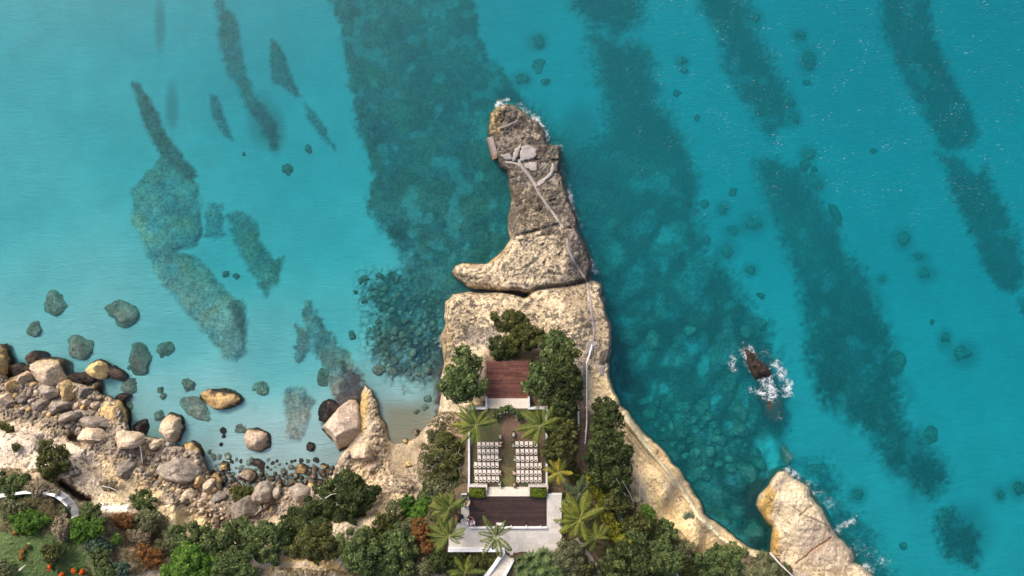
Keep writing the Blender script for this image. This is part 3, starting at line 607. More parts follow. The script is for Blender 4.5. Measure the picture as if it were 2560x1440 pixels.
fs.append(tuple([c00, c10]+list(idx[-1, ::-1]))); fs.append(tuple([c11, c01]+list(idx[0, :])))
fs.append(tuple([c10, c11]+list(idx[:, -1]))); fs.append(tuple([c01, c00]+list(idx[::-1, 0])))
me = bpy.data.meshes.new('sea_water'); me.from_pydata([tuple(a) for a in vv.tolist()], [], fs); me.materials.append(M['water'])
for nm, ar in (('foam', foam), ('glint', glint), ('scatter_veil', veil)):
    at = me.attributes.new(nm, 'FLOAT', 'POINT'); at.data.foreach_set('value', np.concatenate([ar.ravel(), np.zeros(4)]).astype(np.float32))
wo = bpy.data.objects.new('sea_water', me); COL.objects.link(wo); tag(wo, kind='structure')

# ------------------------------------------------------------------ boulders
def rock_mesh(rx, ry, h, seed, outline=None, seg=44, rings=13, rough=1., sink=.6, flat=.55, soft=0.):
    """irregular faceted boulder, local metres, base at z=-sink; outline optional list of local (x,y)"""
    r = random.Random(seed); rs = np.random.RandomState(seed % 9973)
    th = np.arange(seg)*2*math.pi/seg
    if outline is None:
        n = r.randint(5, 8); an = np.sort((np.arange(n)+rs.rand(n)*.7)*2*math.pi/n); dd = .86+.2*rs.rand(n)
        rad = np.full(seg, 9.)
        for a, d in zip(an, dd):
            c = np.cos(th-a); rad = np.minimum(rad, np.where(c > .05, d/np.maximum(c, .05), 9.))
        rad = np.minimum(rad, 1.18); rad = (rad+np.roll(rad, 1)+np.roll(rad, -1))/3; rad = rad*(1-soft)+soft*(.93+.07*np.sin(3*th+seed)+.05*np.sin(5*th+seed*2))
        ox, oy = rad*np.cos(th)*rx, rad*np.sin(th)*ry
    else:
        p = np.array(outline); c = p.mean(0); p = p-c*0
        seglen = np.linalg.norm(np.roll(p, -1, 0)-p, axis=1); cum = np.concatenate([[0], np.cumsum(seglen)])
        t = np.linspace(0, cum[-1], seg, endpoint=False); pp = np.vstack([p, p[:1]])
        ox = np.interp(t, cum, pp[:, 0]); oy = np.interp(t, cum, pp[:, 1])
    planes = [((r.uniform(-.25, .25)), (r.uniform(-.25, .25)), h*r.uniform(.85, 1))]
    for k in range(r.randint(4, 6)):
        a = r.uniform(0, 6.28); s = r.uniform(.6, 1.8); planes.append((math.cos(a)*s, math.sin(a)*s, h*r.uniform(.95, 1.7)))
    vs_ = []; R0 = (rx+ry)/2
    for i in range(1, rings+1):
        t = i/rings; k = min(1, t*1.22) if t < .82 else 1
        k = t/.8 if t < .8 else 1.0+(t-.8)*.35
        k = min(k, 1.07)
        for j in range(seg):
            x, y = ox[j]*k, oy[j]*k
            nx, ny = x/R0, y/R0
            z = min(pl[2]-h*(pl[0]*nx+pl[1]*ny) for pl in planes)
            kk = min(k, 1.); z = min(z, h*(1-flat*kk**3.2)+.02)
            if t >= .8: z = z*(1-(t-.8)/.2)-sink*((t-.8)/.2)
            vs_.append((x, y, z))
    v = np.array(vs_); v = np.vstack([[0, 0, min(pl[2] for pl in planes)], v]); v[0, 2] = min(v[0, 2], h)
    am = rough*.07*min(R0, 2)
    q_ = 1.6/max(R0, .3)
    def n3(x, y, z, sc, s): return fbm(x+z*.7+seed*3.1, y-z*.6, sc, 3, s)
    for ax in range(3): v[:, ax] += am*2.2*n3(v[:, 0], v[:, 1], v[:, 2], R0*.6, 5+ax)+am*n3(v[:, 0], v[:, 1], v[:, 2], R0*.2, 15+ax)
    f = []
    for j in range(seg): f.append((0, 1+j, 1+(j+1) % seg))
    for i in range(rings-1):
        for j in range(seg):
            a, b_ = 1+i*seg+j, 1+i*seg+(j+1) % seg; f.append((a, a+seg, b_+seg)); f.append((a, b_+seg, b_))
    return v, np.array(f)
MT = {'t': 'rock_tan', 'g': 'rock_grey', 'o': 'rock_ochre', 'p': 'rock_pink', 's': 'rock_sub', 'd': 'rock_subdark', 'w': 'rock_wet'}
_sd = [100]

def boulder(u, v, ru, rv, rot, h, m, label, z0=None, name='boulder', group=None, flat=.55, seg=44, cat='boulder'):
    _sd[0] += 1
    if z0 is None: z0 = max(zs(u, v), -.5) if 0 < u < 2600 else 0.
    s = px(z0+h*.4); vv, ff = rock_mesh(ru*s, rv*s, h, _sd[0], flat=flat, soft=.75 if name == 'submerged_rock' else .15, seg=seg, rings=13 if seg > 30 else 7)
    o = mesh_np(name, vv, ff, M[MT[m]], smooth=name == 'submerged_rock', loc=P(u, v, z0+h*.15)-np.array([0, 0, h*.15]))
    o.rotation_euler = (0, 0, math.radians(rot)); tag(o, label, cat, group)
    return o
G1 = 'boulders heaped along the left shore'
BL = [
 (127,928,45,33,-20,2.6,'t','largest flat-topped tan boulder at the left edge of the cove',-.1),
 (-6,905,27,46,0,2.4,'o','ochre boulder cut off by the left edge of the photo beside the water',0),
 (250,925,31,21,-22,1.7,'o','wedge-shaped ochre boulder in the wet black rocks right of the flat-topped tan one',.1),
 (92,898,24,20,0,.7,'w','dark wet boulder half hidden behind the large flat-topped tan boulder',-.3),
 (60,947,18,16,10,1.7,'t','small rounded pale boulder just left below the flat-topped tan boulder',None),
 (32,963,22,12,15,1.4,'o','low yellowish boulder below the left-edge ochre one',None),
 (215,980,26,14,-5,1.6,'g','flat grey block lying on ochre rock above three small round stones',None),
 (120,979,25,15,-22,1.5,'g','grey slanting boulder right under the flat-topped tan boulder',None),
 (147,1014,29,23,-10,1.9,'g','broad round grey boulder in the middle of the left heap',None),
 (165,1047,30,17,15,1.7,'g','grey boulder at the foot of the bright dirt slope',None),
 (56,994,15,13,0,1.3,'g','squarish grey boulder below the small rounded pale one',None),
 (103,1013,18,17,0,1.2,'g','lumpy grey boulder left of the broad round grey one',None),
 (205,1035,21,13,0,1.2,'g','low grey boulder between the broad round grey one and the dark slab',None),
 (240,1062,44,18,-8,1.5,'g','long dark weathered slab with rough ribs in the left heap',None),
 (287,1043,33,46,12,1.8,'o','big rounded ochre boulder with a tan top facing the cove',-.1),
 (168,978,14,24,10,.9,'o','narrow ochre rock right of the largest flat-topped boulder',None),
 (244,972,11,24,-8,.9,'o','thin ochre rock standing right of the flat grey block',None),
 (197,1010,10,10,0,1.,'t','left of three small round stones in a row under the flat grey block',None),
 (217,1005,11,10,0,1.,'t','middle of three small round stones in a row under the flat grey block',None),
 (238,1013,12,13,0,1.,'t','right of three small round stones in a row under the flat grey block',None),
 (79,1003,9,8,0,.9,'g','fist-like pale grey stone between two grey boulders of the left heap',None),
 (12,1000,17,22,0,1.6,'t','tan boulder against the left photo edge above the dirt slope',None),
 (228,1090,32,17,-10,1.5,'t','rough tan boulder below the long dark slab',None),
 (312,1100,40,20,-5,1.6,'t','low wide beige boulder at the corner of the cove',None),
 (305,994,21,9,8,.5,'w','brown wet rock sticking out of the water beside the big ochre boulder',-.2),
 (432,1067,27,33,0,2.1,'t','egg-shaped tan and grey boulder standing in the cove near the shore',-.5),
 (355,1066,19,21,0,.7,'w','round brown boulder half under water left of the egg-shaped one',-.5),
 (480,1128,30,22,-15,1.4,'o','ochre boulder with a grey face at the cove edge right of the egg-shaped one',-.3),
 (450,1176,51,31,-5,2.2,'g','largest grey slab boulder on the middle of the left shore',None),
 (316,1175,18,25,10,1.7,'g','grey pointed boulder lying on the bright dirt slope',None),
 (385,1112,17,12,0,1.1,'t','small tan boulder right of the white log',None),
 (548,996,53,23,-6,1.1,'o','long ochre boulder with a black wet rim alone in the cove',-.35),
 (646,1098,35,27,-28,1.9,'p','pink wedge-shaped boulder with a dark foot alone in the cove',-.5),
 (903,1135,27,31,0,2.2,'t','round tan boulder at the foot of the giant tilted block',None),
 (925,1172,17,10,28,1.1,'p','small pale slab below the round tan boulder',None),
 (777,1116,12,12,0,.5,'w','lone brown stone in shallow water left of the giant tilted block',-.35),
 (538,1201,21,21,0,1.8,'o','pentagonal brown-ochre boulder on the middle shore',None),
 (497,1203,12,16,0,1.2,'o','narrow ochre boulder right of the largest grey slab',None),
 (517,1218,12,21,-15,1.2,'t','leaning tan boulder left of the pentagonal one',None),
 (566,1167,13,18,15,1.,'o','ochre boulder in wet stones at the cove edge above the pentagonal one',-.3),
 (620,1189,21,18,0,1.1,'g','brown-grey boulder at the water left above the green shore bush',-.2),
 (655,1232,25,25,-20,1.9,'g','grey triangular boulder right of the round green shore bush',None),
 (755,1170,19,13,5,.8,'o','flat ochre boulder alone in the shallow water of the right cove end',-.3),
 (746,1233,28,19,-12,1.5,'g','wide grey boulder left of the dark olive tree',None),
 (690,1235,10,17,-15,1.1,'g','upright grey boulder between the triangular and the wide grey ones',None),
 (704,1205,13,8,0,.8,'o','left of two small ochre stones at the water right of the bush',None),
 (735,1206,14,8,0,.8,'o','right of two small ochre stones at the water right of the bush',None),
 (692,1218,9,9,0,.9,'t','small tan stone under the left one of two ochre stones',None),
 (612,1275,30,28,0,1.5,'g','brown cliff lump below the round green shore bush',None),
 (548,1246,15,13,0,1.1,'g','dark grey stone behind the dead white branch',None),
 (470,1238,14,13,0,1.1,'t','tan stone with a flat top below the largest grey slab',None),
 (503,1254,9,6,0,.6,'p','whitish small stone left of the dead white branch',None),
 (665,1262,9,13,-25,.9,'g','slim leaning grey stone below the triangular boulder',None),
 (650,1270,10,9,0,.8,'g','rounded grey stone left of the slim leaning one',None),
 (810,1165,11,8,15,.5,'o','orange-brown wet stone under the giant tilted block',-.2),
 (825,1175,9,10,0,.6,'o','orange-brown stone right of the wet one under the giant block',None),
 (870,1140,9,10,0,1.1,'g','small grey stone jammed between the giant block and the round tan boulder',None),
 (648,1160,26,12,-25,.35,'g','flat grey stone just awash in the shallow water of the cove',-.35),
 (557,1077,8,8,0,.35,'w','upper of three tiny dark stones in the shallow cove',-.4),
 (559,1091,5,6,0,.3,'w','middle of three tiny dark stones in the shallow cove',-.4),
 (553,1111,5,5,0,.3,'w','lowest of three tiny dark stones in the shallow cove',-.4),
 (1250-181,998,11,9,0,.4,'d','upper dark round stone in the shallows off the small beach',-.5),
 (1064,1018,10,9,0,.35,'d','middle dark stone in the shallows off the small beach',-.45),
 (1043,1030,10,8,-30,.35,'d','lower left dark stone in the shallows off the small beach',-.45),
 (1013,1103,6,5,0,.35,'o','small ochre stone lying on the wet sand of the beach',.15),
 (1040,1081,8,6,0,.35,'g','grey stone half buried in the sand at the right side of the beach',.2),
 (1025,1158,14,7,25,.8,'o','low ochre rock at the bottom end of the beach',.6),
 (820,1088-60,30,24,30,.45,'w','dark wet rock in the water behind the giant tilted block',-.35),
 (55,925,34,15,-15,.6,'w','black wet rock between the left-edge ochre boulder and the flat-topped one',-.05),
 (205,945,38,15,0,.5,'w','black wet rock ledge between the flat-topped and the wedge-shaped boulders',-.1),
 (290,935,28,14,-35,.5,'w','black wet rock right of the wedge-shaped ochre boulder',-.25),
]
for b in BL: boulder(*b[:8], z0=b[8], group=G1)
# giant tilted block, traced outline
GI = [(872,1008),(885,1007),(895,1020),(898,1050),(901,1080),(895,1103),(875,1120),(850,1145),(832,1150),(805,1130),(790,1115),(800,1085),(830,1050),(855,1020)]
s = px(2.2); cG = (848, 1080); loc = [((a-cG[0])*s, -(b-cG[1])*s) for a, b in GI][::-1]
loc = [(a*1.1-.25, b*1.05) for a, b in loc]
vv, ff = rock_mesh(2.6, 3.2, 3.4, 777, outline=loc, seg=64, rings=18, rough=.7, flat=.3)
tag(mesh_np('boulder', vv, ff, M['rock_pink'], loc=P(*cG, 0)*np.array([.985, .985, 1])), 'giant pale tilted block of rock left of the small beach', 'boulder', G1)

G2 = 'rocks lying under the clear water'
SUB = [
 (140,760,30,33,10,.7,'s','pale rounded rock under water near the left edge above the shore boulders'),
 (300,785,46,37,0,.8,'s','broad flat pale rock under water above the left shore'),
 (85,823,20,20,0,.6,'s','small round rock under water left of the broad flat pale one'),
 (197,866,38,34,0,.9,'s','brown-grey round rock under water right above the flat-topped shore boulder'),
 (344,897,37,44,0,.9,'s','large round brown-grey rock under water right of the wedge-shaped shore boulder'),
 (412,873,29,19,25,.5,'s','slanting pale rock under water right of the large round brown-grey one'),
 (470,965,20,19,0,.6,'s','round rock under water up left of the long ochre boulder'),
 (492,1021,50,24,-28,.5,'s','long brown slab under water below left of the long ochre boulder'),
 (652,971,25,19,0,.5,'s','oval rock with a dark top under water right of the long ochre boulder'),
 (325,965,22,22,0,.5,'s','round rock under water above the big rounded shore boulder'),
 (318,1015,16,26,0,.4,'s','mossy rock under water along the big rounded shore boulder'),
 (404,975,12,9,0,.4,'s','upper one of a pair of small rocks under water left of the round one'),
 (410,990,14,8,25,.4,'s','lower one of a pair of small rocks under water left of the round one'),
 (400,1038,16,12,30,.5,'d','dark rock under water above the egg-shaped boulder'),
 (606,1073,22,14,0,.4,'s','mottled rock under water up left of the pink wedge boulder'),
 (565,686,8,12,-15,.4,'s','left one of two small oval rocks on open sand in the left bay'),
 (590,690,9,11,-30,.4,'s','right one of two small oval rocks on open sand in the left bay'),
 (718,425,15,18,0,.4,'s','faint lone rock on the sand in the upper left bay'),
 (610,385,9,6,0,.4,'d','tiny dark rock on the sand in the upper left bay'),
 (770,375,10,14,0,.4,'d','small dark rock below the slanting reef strip in the upper left bay'),
 (908,700,15,12,20,.6,'s','outlying round rock left of the underwater stone field'),
 (888,730,8,7,0,.4,'s','small rock left of the underwater stone field'),
 (880,838,12,14,0,.6,'s','round rock at the left foot of the underwater stone field'),
 (947,925,18,14,0,.6,'s','rounded rock at the lower left of the underwater stone field'),
 (985,930,14,11,0,.5,'s','low rock at the bottom of the underwater stone field'),
 (810,945,18,28,0,.4,'s','pale tall rock under water left of the rocky rib'),
 (1342,103,20,17,-30,.8,'d','dark round rock under water above the headland tip'),
 (1347,165,17,22,-30,.4,'s','faint rock under water below the dark round one near the headland tip'),
 (1363,204,14,9,0,.6,'d','small dark rock under water up right of the headland tip'),
 (1303,198,20,14,0,.5,'d','dark rock under water just above the headland tip'),
 (1705,152,13,9,0,.6,'d','upper one of a pair of dark rocks in the upper right channel'),
 (1709,176,10,8,0,.5,'d','lower one of a pair of dark rocks in the upper right channel'),
 (1694,232,12,12,0,.4,'d','faint rock below the pair in the upper right channel'),
 (1742,292,7,12,0,.4,'d','small upright rock in the middle of the upper right channel'),
 (1890,45,14,18,0,.5,'d','dark rock touching the reef strip at the top right'),
 (1999,90,15,14,0,.6,'d','dark rock on open sand near the top right corner'),
 (2019,151,17,26,10,.8,'d','large oval dark rock on open sand near the top right corner'),
 (2017,207,14,8,0,.4,'d','faint rock under the large oval dark one near the top right'),
 (1972,257,13,16,25,.5,'d','upper of two rocks beside the tail of the reef strip'),
 (1986,297,13,17,0,.5,'d','lower of two rocks beside the tail of the reef strip'),
 (2184,378,11,9,0,.4,'d','tiny dark rock alone in the right sand channel'),
 (2020,385,17,17,0,.6,'d','topmost of a cluster of four rocks on the right reef shoulder'),
 (2013,415,15,17,0,.6,'d','left one of a cluster of four rocks on the right reef shoulder'),
 (2034,424,9,10,0,.4,'d','smallest of a cluster of four rocks on the right reef shoulder'),
 (2037,455,21,21,0,.8,'d','largest of a cluster of four rocks on the right reef shoulder'),
 (2090,535,12,35,28,.8,'d','long narrow dark rock along the edge of the right reef'),
 (1885,557,22,20,0,.8,'d','largest dark rock in the pale channel right of the headland'),
 (1830,576,18,13,0,.5,'d','oval rock left of the largest one in the pale channel'),
 (1806,522,14,14,0,.5,'d','round rock above the oval one in the pale channel'),
 (1760,512,13,15,0,.5,'d','faint rock at the left edge of the pale channel'),
 (1833,480,15,11,0,.5,'d','flat rock at the top of the pale channel'),
 (1762,598,14,11,0,.4,'d','faint rock low at the left edge of the pale channel'),
 (1818,625,17,20,0,.6,'d','grey rock in the middle of the pale channel'),
 (1877,675,14,12,0,.6,'d','round rock low in the pale channel'),
 (1900,740,13,9,0,.4,'d','lowest flat rock in the pale channel'),
 (2259,597,16,21,22,.8,'d','uppermost of three dark rocks on the far right sand'),
 (2299,642,18,9,-30,.5,'d','middle flat one of three dark rocks on the far right sand'),
 (2316,683,19,17,0,.8,'d','lowest of three dark rocks on the far right sand'),
 (2205,697,10,9,0,.4,'d','small rock between the reef and the three dark rocks'),
 (2362,847,10,17,0,.5,'d','narrow upright rock on the lower right sand'),
 (2409,884,24,22,0,.8,'d','large round rock on the lower right sand'),
 (2242,905,20,32,-12,.9,'s','angular pale slab at the edge of the lower right reef'),
 (2330,985-200+20,8,8,0,.3,'d','tiny faint rock above the narrow upright one on the right'),
 (1640,852,26,27,0,1.3,'s','large rounded rock with a dark rim under water right of the white railing'),
 (1580,845,32,22,-10,1.,'d','dark flattened rock under water close to the headland right side'),
 (1515,685,18,20,0,1.,'d','dark rock under water at the headland right side near the crack'),
 (1725,830,18,16,0,.7,'s','rock in the right reef beside the large rounded one'),
 (1870,830,22,20,0,.8,'s','rock in the reef above the wave-washed islet'),
 (1900,815,24,18,-20,.8,'s','pale flat rock up right of the wave-washed islet'),
 (1845,1035,25,26,-30,1.,'s','round pale rock left below the wave-washed islet'),
 (1845,1072,30,18,-28,1.,'s','oval pale slab below the round pale rock by the islet'),
 (1868,1182,26,24,-20,1.2,'s','pale pentagonal slab under water left above the big sea rock'),
 (1898,1155,15,24,25,.9,'d','dark narrow rock beside the pale pentagonal slab'),
 (1766,1192,13,14,0,.8,'s','rounded rock under water near the foot of the right cliff'),
 (1745,1155,14,12,0,.7,'s','small rock under water up left of the rounded one near the cliff'),
 (1705,1020,20,15,0,.8,'s','rock in the jumble under water right of the cliff garden'),
 (1730,1050,18,14,15,.8,'s','middle rock in the jumble under water right of the cliff garden'),
 (1760,1010,17,15,0,.7,'s','upper right rock in the jumble under water right of the cliff garden'),
 (1770,1045,20,16,-20,.8,'s','right rock in the jumble under water right of the cliff garden'),
 (1700,1075,22,14,-20,.7,'s','lower rock in the jumble under water right of the cliff garden'),
 (1790,1100,24,16,-30,.8,'s','lowest rock in the jumble under water right of the cliff garden'),
 (1755,1275,14,9,0,.5,'d','dark rock under water at the foot of the right cliff'),
 (1885,1330,24,28,0,1.1,'d','dark boulder in the shaded gap beside the big sea rock'),
 (2500,1255-20,9,13,0,.5,'d','small dark rock at the far right lower sand'),
 (2255,1365,12,10,0,.5,'s','faint rock near the lower right corner right of the big sea rock'),
 (2548,1220,15,20,0,.6,'d','dark rock touching the right photo edge low down'),
 (2145,1235,16,14,0,.6,'d','round rock in the water right of the big sea rock tip'),
 (2325,1090,18,26,-20,.6,'s','oval slab on the tail of the lower right reef'),
]
for (u, v, a, b, r, h, m, lab) in SUB:
    zb = zsea(u, v); h = min(h, max(.25, -zb-.12)) if zb > -1.3 else h
    boulder(u, v, a, b, r, h, m, lab, z0=zb-.05, name='submerged_rock', group=G2, flat=.5, cat='rock')
# wave-washed islet
boulder(1898,920,22,62,30,1.15,'w','low brown rock awash in white foam right of the headland',z0=-.35,name='sea_islet',cat='rock')
boulder(1928,1008,26,60,22,.95,'w','dark brown rock ridge just under the surface below the foam-washed rock',z0=-.98,name='sea_islet',cat='rock')
boulder(1968,1140,12,30,15,1.0,'d','dark rock spur under water above the tip of the big sea rock',z0=-1.4,name='submerged_rock',cat='rock')

# loose stones: shared meshes, individual objects
variants = []
for k in range(8):
    vv, ff = rock_mesh(1, .78, .9, 900+k, seg=11, rings=4, rough=1.2, sink=.4)
    o = mesh_np('loose_stone', vv, ff, M['rock_tan' if k % 3 else 'rock_ochre']); variants.append(o.data); bpy.data.objects.remove(o)
gv = [m.copy() for m in variants]
for m in gv: m.materials.clear(); m.materials.append(M['rock_grey'])
sv = [m.copy() for m in variants]
for m in sv: m.materials.clear(); m.materials.append(M['rock_sub'])
def inpoly(poly, rnd):
    p = np.array(poly); a = p.min(0); b = p.max(0)
    while True:
        u = rnd.uniform(a[0], b[0]); v = rnd.uniform(a[1], b[1])
        if sdf(poly, np.array([u]), np.array([v]))[0] > 0: return u, v
USED = {}
DIR = ['right of', 'up right of', 'just above', 'up left of', 'left of', 'below left of', 'just below', 'below right of']
def short(l):
    w = l.split(); k = next((i for i, x in enumerate(w) if x.rstrip(',') in ('boulder', 'rock', 'stone', 'slab', 'block', 'stones', 'lump')), 4); return ' '.join(w[:k+1])
def scatter(poly, n, r0, r1, meshes, label, group, name='loose_stone', seed=1, zf=None, avoid=None, hs=1.):
    rnd = random.Random(seed); pts = []; tries = 0
    while len(pts) < n and tries < n*30:
        tries += 1; u, v = inpoly(poly, rnd); r = rnd.uniform(r0, r1)**1.0
        if all((u-a)**2+(v-b)**2 > (.8*(r+c))**2 for a, b, c in pts) and all((u-a)**2+(v-b)**2 > (.75*(min(c, d)+r))**2 for a, b, c, d in (avoid or [])): pts.append((u, v, r))
    if avoid is not None and 'shallows' not in label: pts.sort(key=lambda q: min((b[0]-q[0])**2+(b[1]-q[1])**2 for b in BL))
    for (u, v, r) in pts:
        lb = label
        if avoid is not None and 'shallows' not in label:
            nb = min(BL, key=lambda b: (b[0]-u)**2+(b[1]-v)**2); a_ = math.degrees(math.atan2(nb[1]-v, u-nb[0])) % 360
            lb = f"{'tiny' if r < 5.5 else 'small'} loose stone {DIR[int((a_+22.5)//45) % 8]} the {short(nb[7])}"
        elif avoid is None or 'shallows' in label:
            p_ = np.array(poly); f_ = ((u-p_[:, 0].min())/np.ptp(p_[:, 0]), (v-p_[:, 1].min())/np.ptp(p_[:, 1]))
            lb = label+', '+('far ', '', '')[0]*0+(('upper', 'middle', 'lower')[min(2, int(f_[1]*3))]+' '+('left', 'centre', 'right')[min(2, int(f_[0]*3))]+' part')
        z = (zf or zs)(u, v); s = r*px(z); o = bpy.data.objects.new(name, rnd.choice(meshes)); COL.objects.link(o)
        o.location = tuple(P(u, v, z-.05*s)); o.scale = (s*rnd.uniform(.85, 1.15), s*rnd.uniform(.85, 1.15), s*hs*rnd.uniform(.8, 1.2)); o.rotation_euler = (rnd.uniform(-.2, .2), rnd.uniform(-.2, .2), rnd.uniform(0, 6.28))
        k_ = USED.get(lb, 0); USED[lb] = k_+1
        if k_: lb += (', second', ', third', ', outer')[min(k_, 3)-1]
        tag(o, lb, 'stone', group)
av = [(b[0], b[1], b[2], b[3]) for b in BL]
G3 = 'loose stones filling the gaps of the boulder shore'
scatter([(-10,965),(60,960),(160,960),(240,1000),(300,1090),(240,1110),(120,1040),(-10,1010)], 70, 5, 10, gv+variants, 'small loose stone wedged among the grey boulders of the left heap', G3, seed=2, avoid=av)
scatter([(300,1090),(420,1100),(500,1120),(520,1190),(400,1215),(300,1150)], 55, 4, 10, gv+variants+gv, 'small loose stone around the largest grey slab on the left shore', G3, seed=3, avoid=av)
scatter([(400,1210),(520,1190),(560,1230),(560,1300),(480,1270)], 40, 3.5, 9, variants, 'small pale stone in the crumbling slope by the dead branch', G3, seed=4, avoid=av)
scatter([(560,1165),(700,1180),(860,1160),(880,1190),(760,1250),(700,1280),(580,1240)], 75, 5, 11, gv+variants, 'small loose stone on the shore right of the round green bush', G3, seed=5, avoid=av)
scatter([(520,1125),(600,1150),(800,1150),(835,1170),(800,1215),(700,1215),(560,1215)], 75, 4, 11, sv+sv+variants, 'small wet stone in the shallows of the cove', 'wet stones in the cove shallows', name='wet_stone', seed=6, zf=lambda u, v: zsea(u, v)-.02, avoid=av, hs=.7)
scatter([(900,700),(1000,680),(1080,720),(1090,800),(1095,900),(1050,950),(960,930),(925,860),(905,780)], 120, 4, 13, sv, 'stone in the underwater field left of headland', 'stones of the underwater field', name='submerged_rock', seed=7, zf=lambda u, v: zsea(u, v)-.02)
scatter([(1600,1000),(1700,990),(1800,1050),(1900,1120),(1860,1180),(1720,1150),(1640,1080)], 45, 8, 18, sv, 'rock in the underwater rubble off right cliff', 'underwater rubble off the right cliff', name='submerged_rock', seed=8, zf=lambda u, v: zsea(u, v)-.02)
wv_ = [m.copy() for m in variants]
for m in wv_: m.materials.clear(); m.materials.append(M['rock_wetg'])
scatter([(520,1175),(600,1190),(700,1180),(860,1165),(875,1195),(800,1235),(640,1240),(545,1240)], 95, 5, 13, wv_+gv, 'dark wet stone in the belt along the cove waterline', 'dark wet stones along the cove waterline', name='wet_stone', seed=16, zf=lambda u, v: max(zs(u, v), -.12), hs=.9)
# fine rubble, one mesh
def rubble(name, polys, seed):
    rnd = np.random.RandomState(seed); V_, F_ = [], []; n0 = 0
    base = np.array([(1,0,0),(.3,.9,.1),(-.8,.5,0),(-.7,-.6,.1),(.4,-.9,0),(.1,.1,.8)]); bf = [(0,1,5),(1,2,5),(2,3,5),(3,4,5),(4,0,5)]
    for poly, n, r0, r1 in polys:
        rr = random.Random(seed)
        for _ in range(n):
            u, v = inpoly(poly, rr); z = zs(u, v); s = rr.uniform(r0, r1)*px(z); a = rr.uniform(0, 6.28); c, sn = math.cos(a), math.sin(a)
            b = base*np.array([1, rr.uniform(.6, 1), rr.uniform(.6, 1.2)])*s+rnd.randn(6, 3)*s*.15
            b = np.stack([b[:, 0]*c-b[:, 1]*sn, b[:, 0]*sn+b[:, 1]*c, b[:, 2]], 1)+P(u, v, z-.03)
            V_.append(b); F_ += [(i+n0, j+n0, k+n0) for i, j, k in bf]; n0 += 6
    o = mesh_np(name, np.vstack(V_), np.array(F_), M['rock_grey']); return tag(o, 'pale rubble and broken stone covering the left shore slope', 'rubble', kind='stuff')
rubble('rubble', [([(0,990),(160,990),(320,1090),(520,1130),(560,1200),(860,1180),(900,1230),(740,1280),(560,1310),(420,1240),(320,1200),(200,1100),(0,1030)], 2600, 1.2, 3.6),
                  ([(530,1265),(600,1260),(625,1300),(590,1325),(540,1320)], 320, 2, 4), ([(270,1330),(320,1340),(330,1440),(290,1440)], 200, 1, 2.5)], 5)

# ------------------------------------------------------------------ paths and concrete on the headland
def ribbon(name, pts, w, mat, dz=.05, step=4., wob=.12, seed=1, parent=None, nx=5):
    p = np.array(pts, float); L = np.concatenate([[0], np.cumsum(np.linalg.norm(np.diff(p, axis=0), axis=1))]); n = max(2, int(L[-1]/step))
    t = np.linspace(0, L[-1], n); x = np.interp(t, L, p[:, 0]); y = np.interp(t, L, p[:, 1])
    for _ in range(3): x[1:-1] = (x[:-2]+x[1:-1]+x[2:])/3; y[1:-1] = (y[:-2]+y[1:-1]+y[2:])/3
    tx = np.gradient(x); ty = np.gradient(y); l = np.hypot(tx, ty); nxv, nyv = -ty/l, tx/l; V_ = []; ww = w if hasattr(w, '__len__') else [w, w]
    wid = np.interp(np.linspace(0, 1, n), np.linspace(0, 1, len(ww)), ww)
    for i in range(n):
        for k in range(nx):
            s_ = (k/(nx-1)*2-1)*wid[i]*(1+wob*2*(vnoise(np.array([t[i]/7.]), np.array([k*3.]), seed)[0]-.5)) ; u, v = x[i]+nxv[i]*s_, y[i]+nyv[i]*s_
            z = zs(u, v)+dz-(.25 if k in (0, nx-1) else 0); V_.append(P(u, v, z))
    F_ = [(i*nx+k, (i+1)*nx+k, (i+1)*nx+k+1, i*nx+k+1) for i in range(n-1) for k in range(nx-1)]
    return mesh_np(name, np.array(V_), np.array(F_), mat, parent, smooth=True)
def patch(name, poly, mat, dz=.1, parent=None, step=3.):
    p = np.array(poly, float); u = np.arange(p[:, 0].min()-step, p[:, 0].max()+2*step, step); v = np.arange(p[:, 1].min()-step, p[:, 1].max()+2*step, step)
    A, B = grid(u, v); d = sdf(poly, A, B)+2.*fbm(A, B, 9, 3, 77); Zp = Zat(A, B)
    Zs = Zp.copy()
    for _ in range(6): Zs[1:-1, 1:-1] = (Zs[1:-1, 1:-1]+Zs[:-2, 1:-1]+Zs[2:, 1:-1]+Zs[1:-1, :-2]+Zs[1:-1, 2:])/5
    Zz = np.where(d > 0, Zs+dz, Zs-.45)
    return gridmesh(name, A, B, Zz, d > 0, mat, parent=parent)
for k, (pts, w) in enumerate(PATHS):
    r_ = ribbon('path', pts, [w*.8, w*.55, w*.75, w*.6], M['concrete'], .09, seed=k); tag(r_, kind='structure')
CP = [([(1287,372),(1300,362),(1305,358),(1300,380),(1290,402),(1278,405),(1282,385)], 'small grey concrete slab at the left of the round pad on the headland tip'),
      ([(1303,366),(1322,360),(1340,372),(1344,388),(1336,396),(1318,402),(1298,404),(1298,388)], 'larger pale concrete pad shaped like a leaf on the headland tip'),
      ([(1312,408),(1340,403),(1345,412),(1342,428),(1330,428),(1312,418)], 'lower pale concrete pad on the headland tip below the leaf-shaped one'),
      ([(1380,408),(1387,410),(1386,432),(1365,452),(1350,467),(1341,464),(1344,455),(1362,442),(1374,428)], 'long slanting concrete slab right of the pads on the headland tip'),
      ([(1250,386),(1275,384),(1285,400),(1262,402)], 'small concrete apron beside the old landing platform')]
for pl, lab in CP: tag(patch('concrete_pad', pl, M['concrete2'], .16), lab, 'concrete')
tag(ribbon('path', [(1298,398),(1300,412),(1322,438),(1342,466)], [5, 6, 4], M['concrete'], .12), kind='structure')
tag(patch('path', [(1462,868),(1470,852),(1486,850),(1494,860),(1482,880),(1465,890)], M['concrete'], .12), kind='structure')
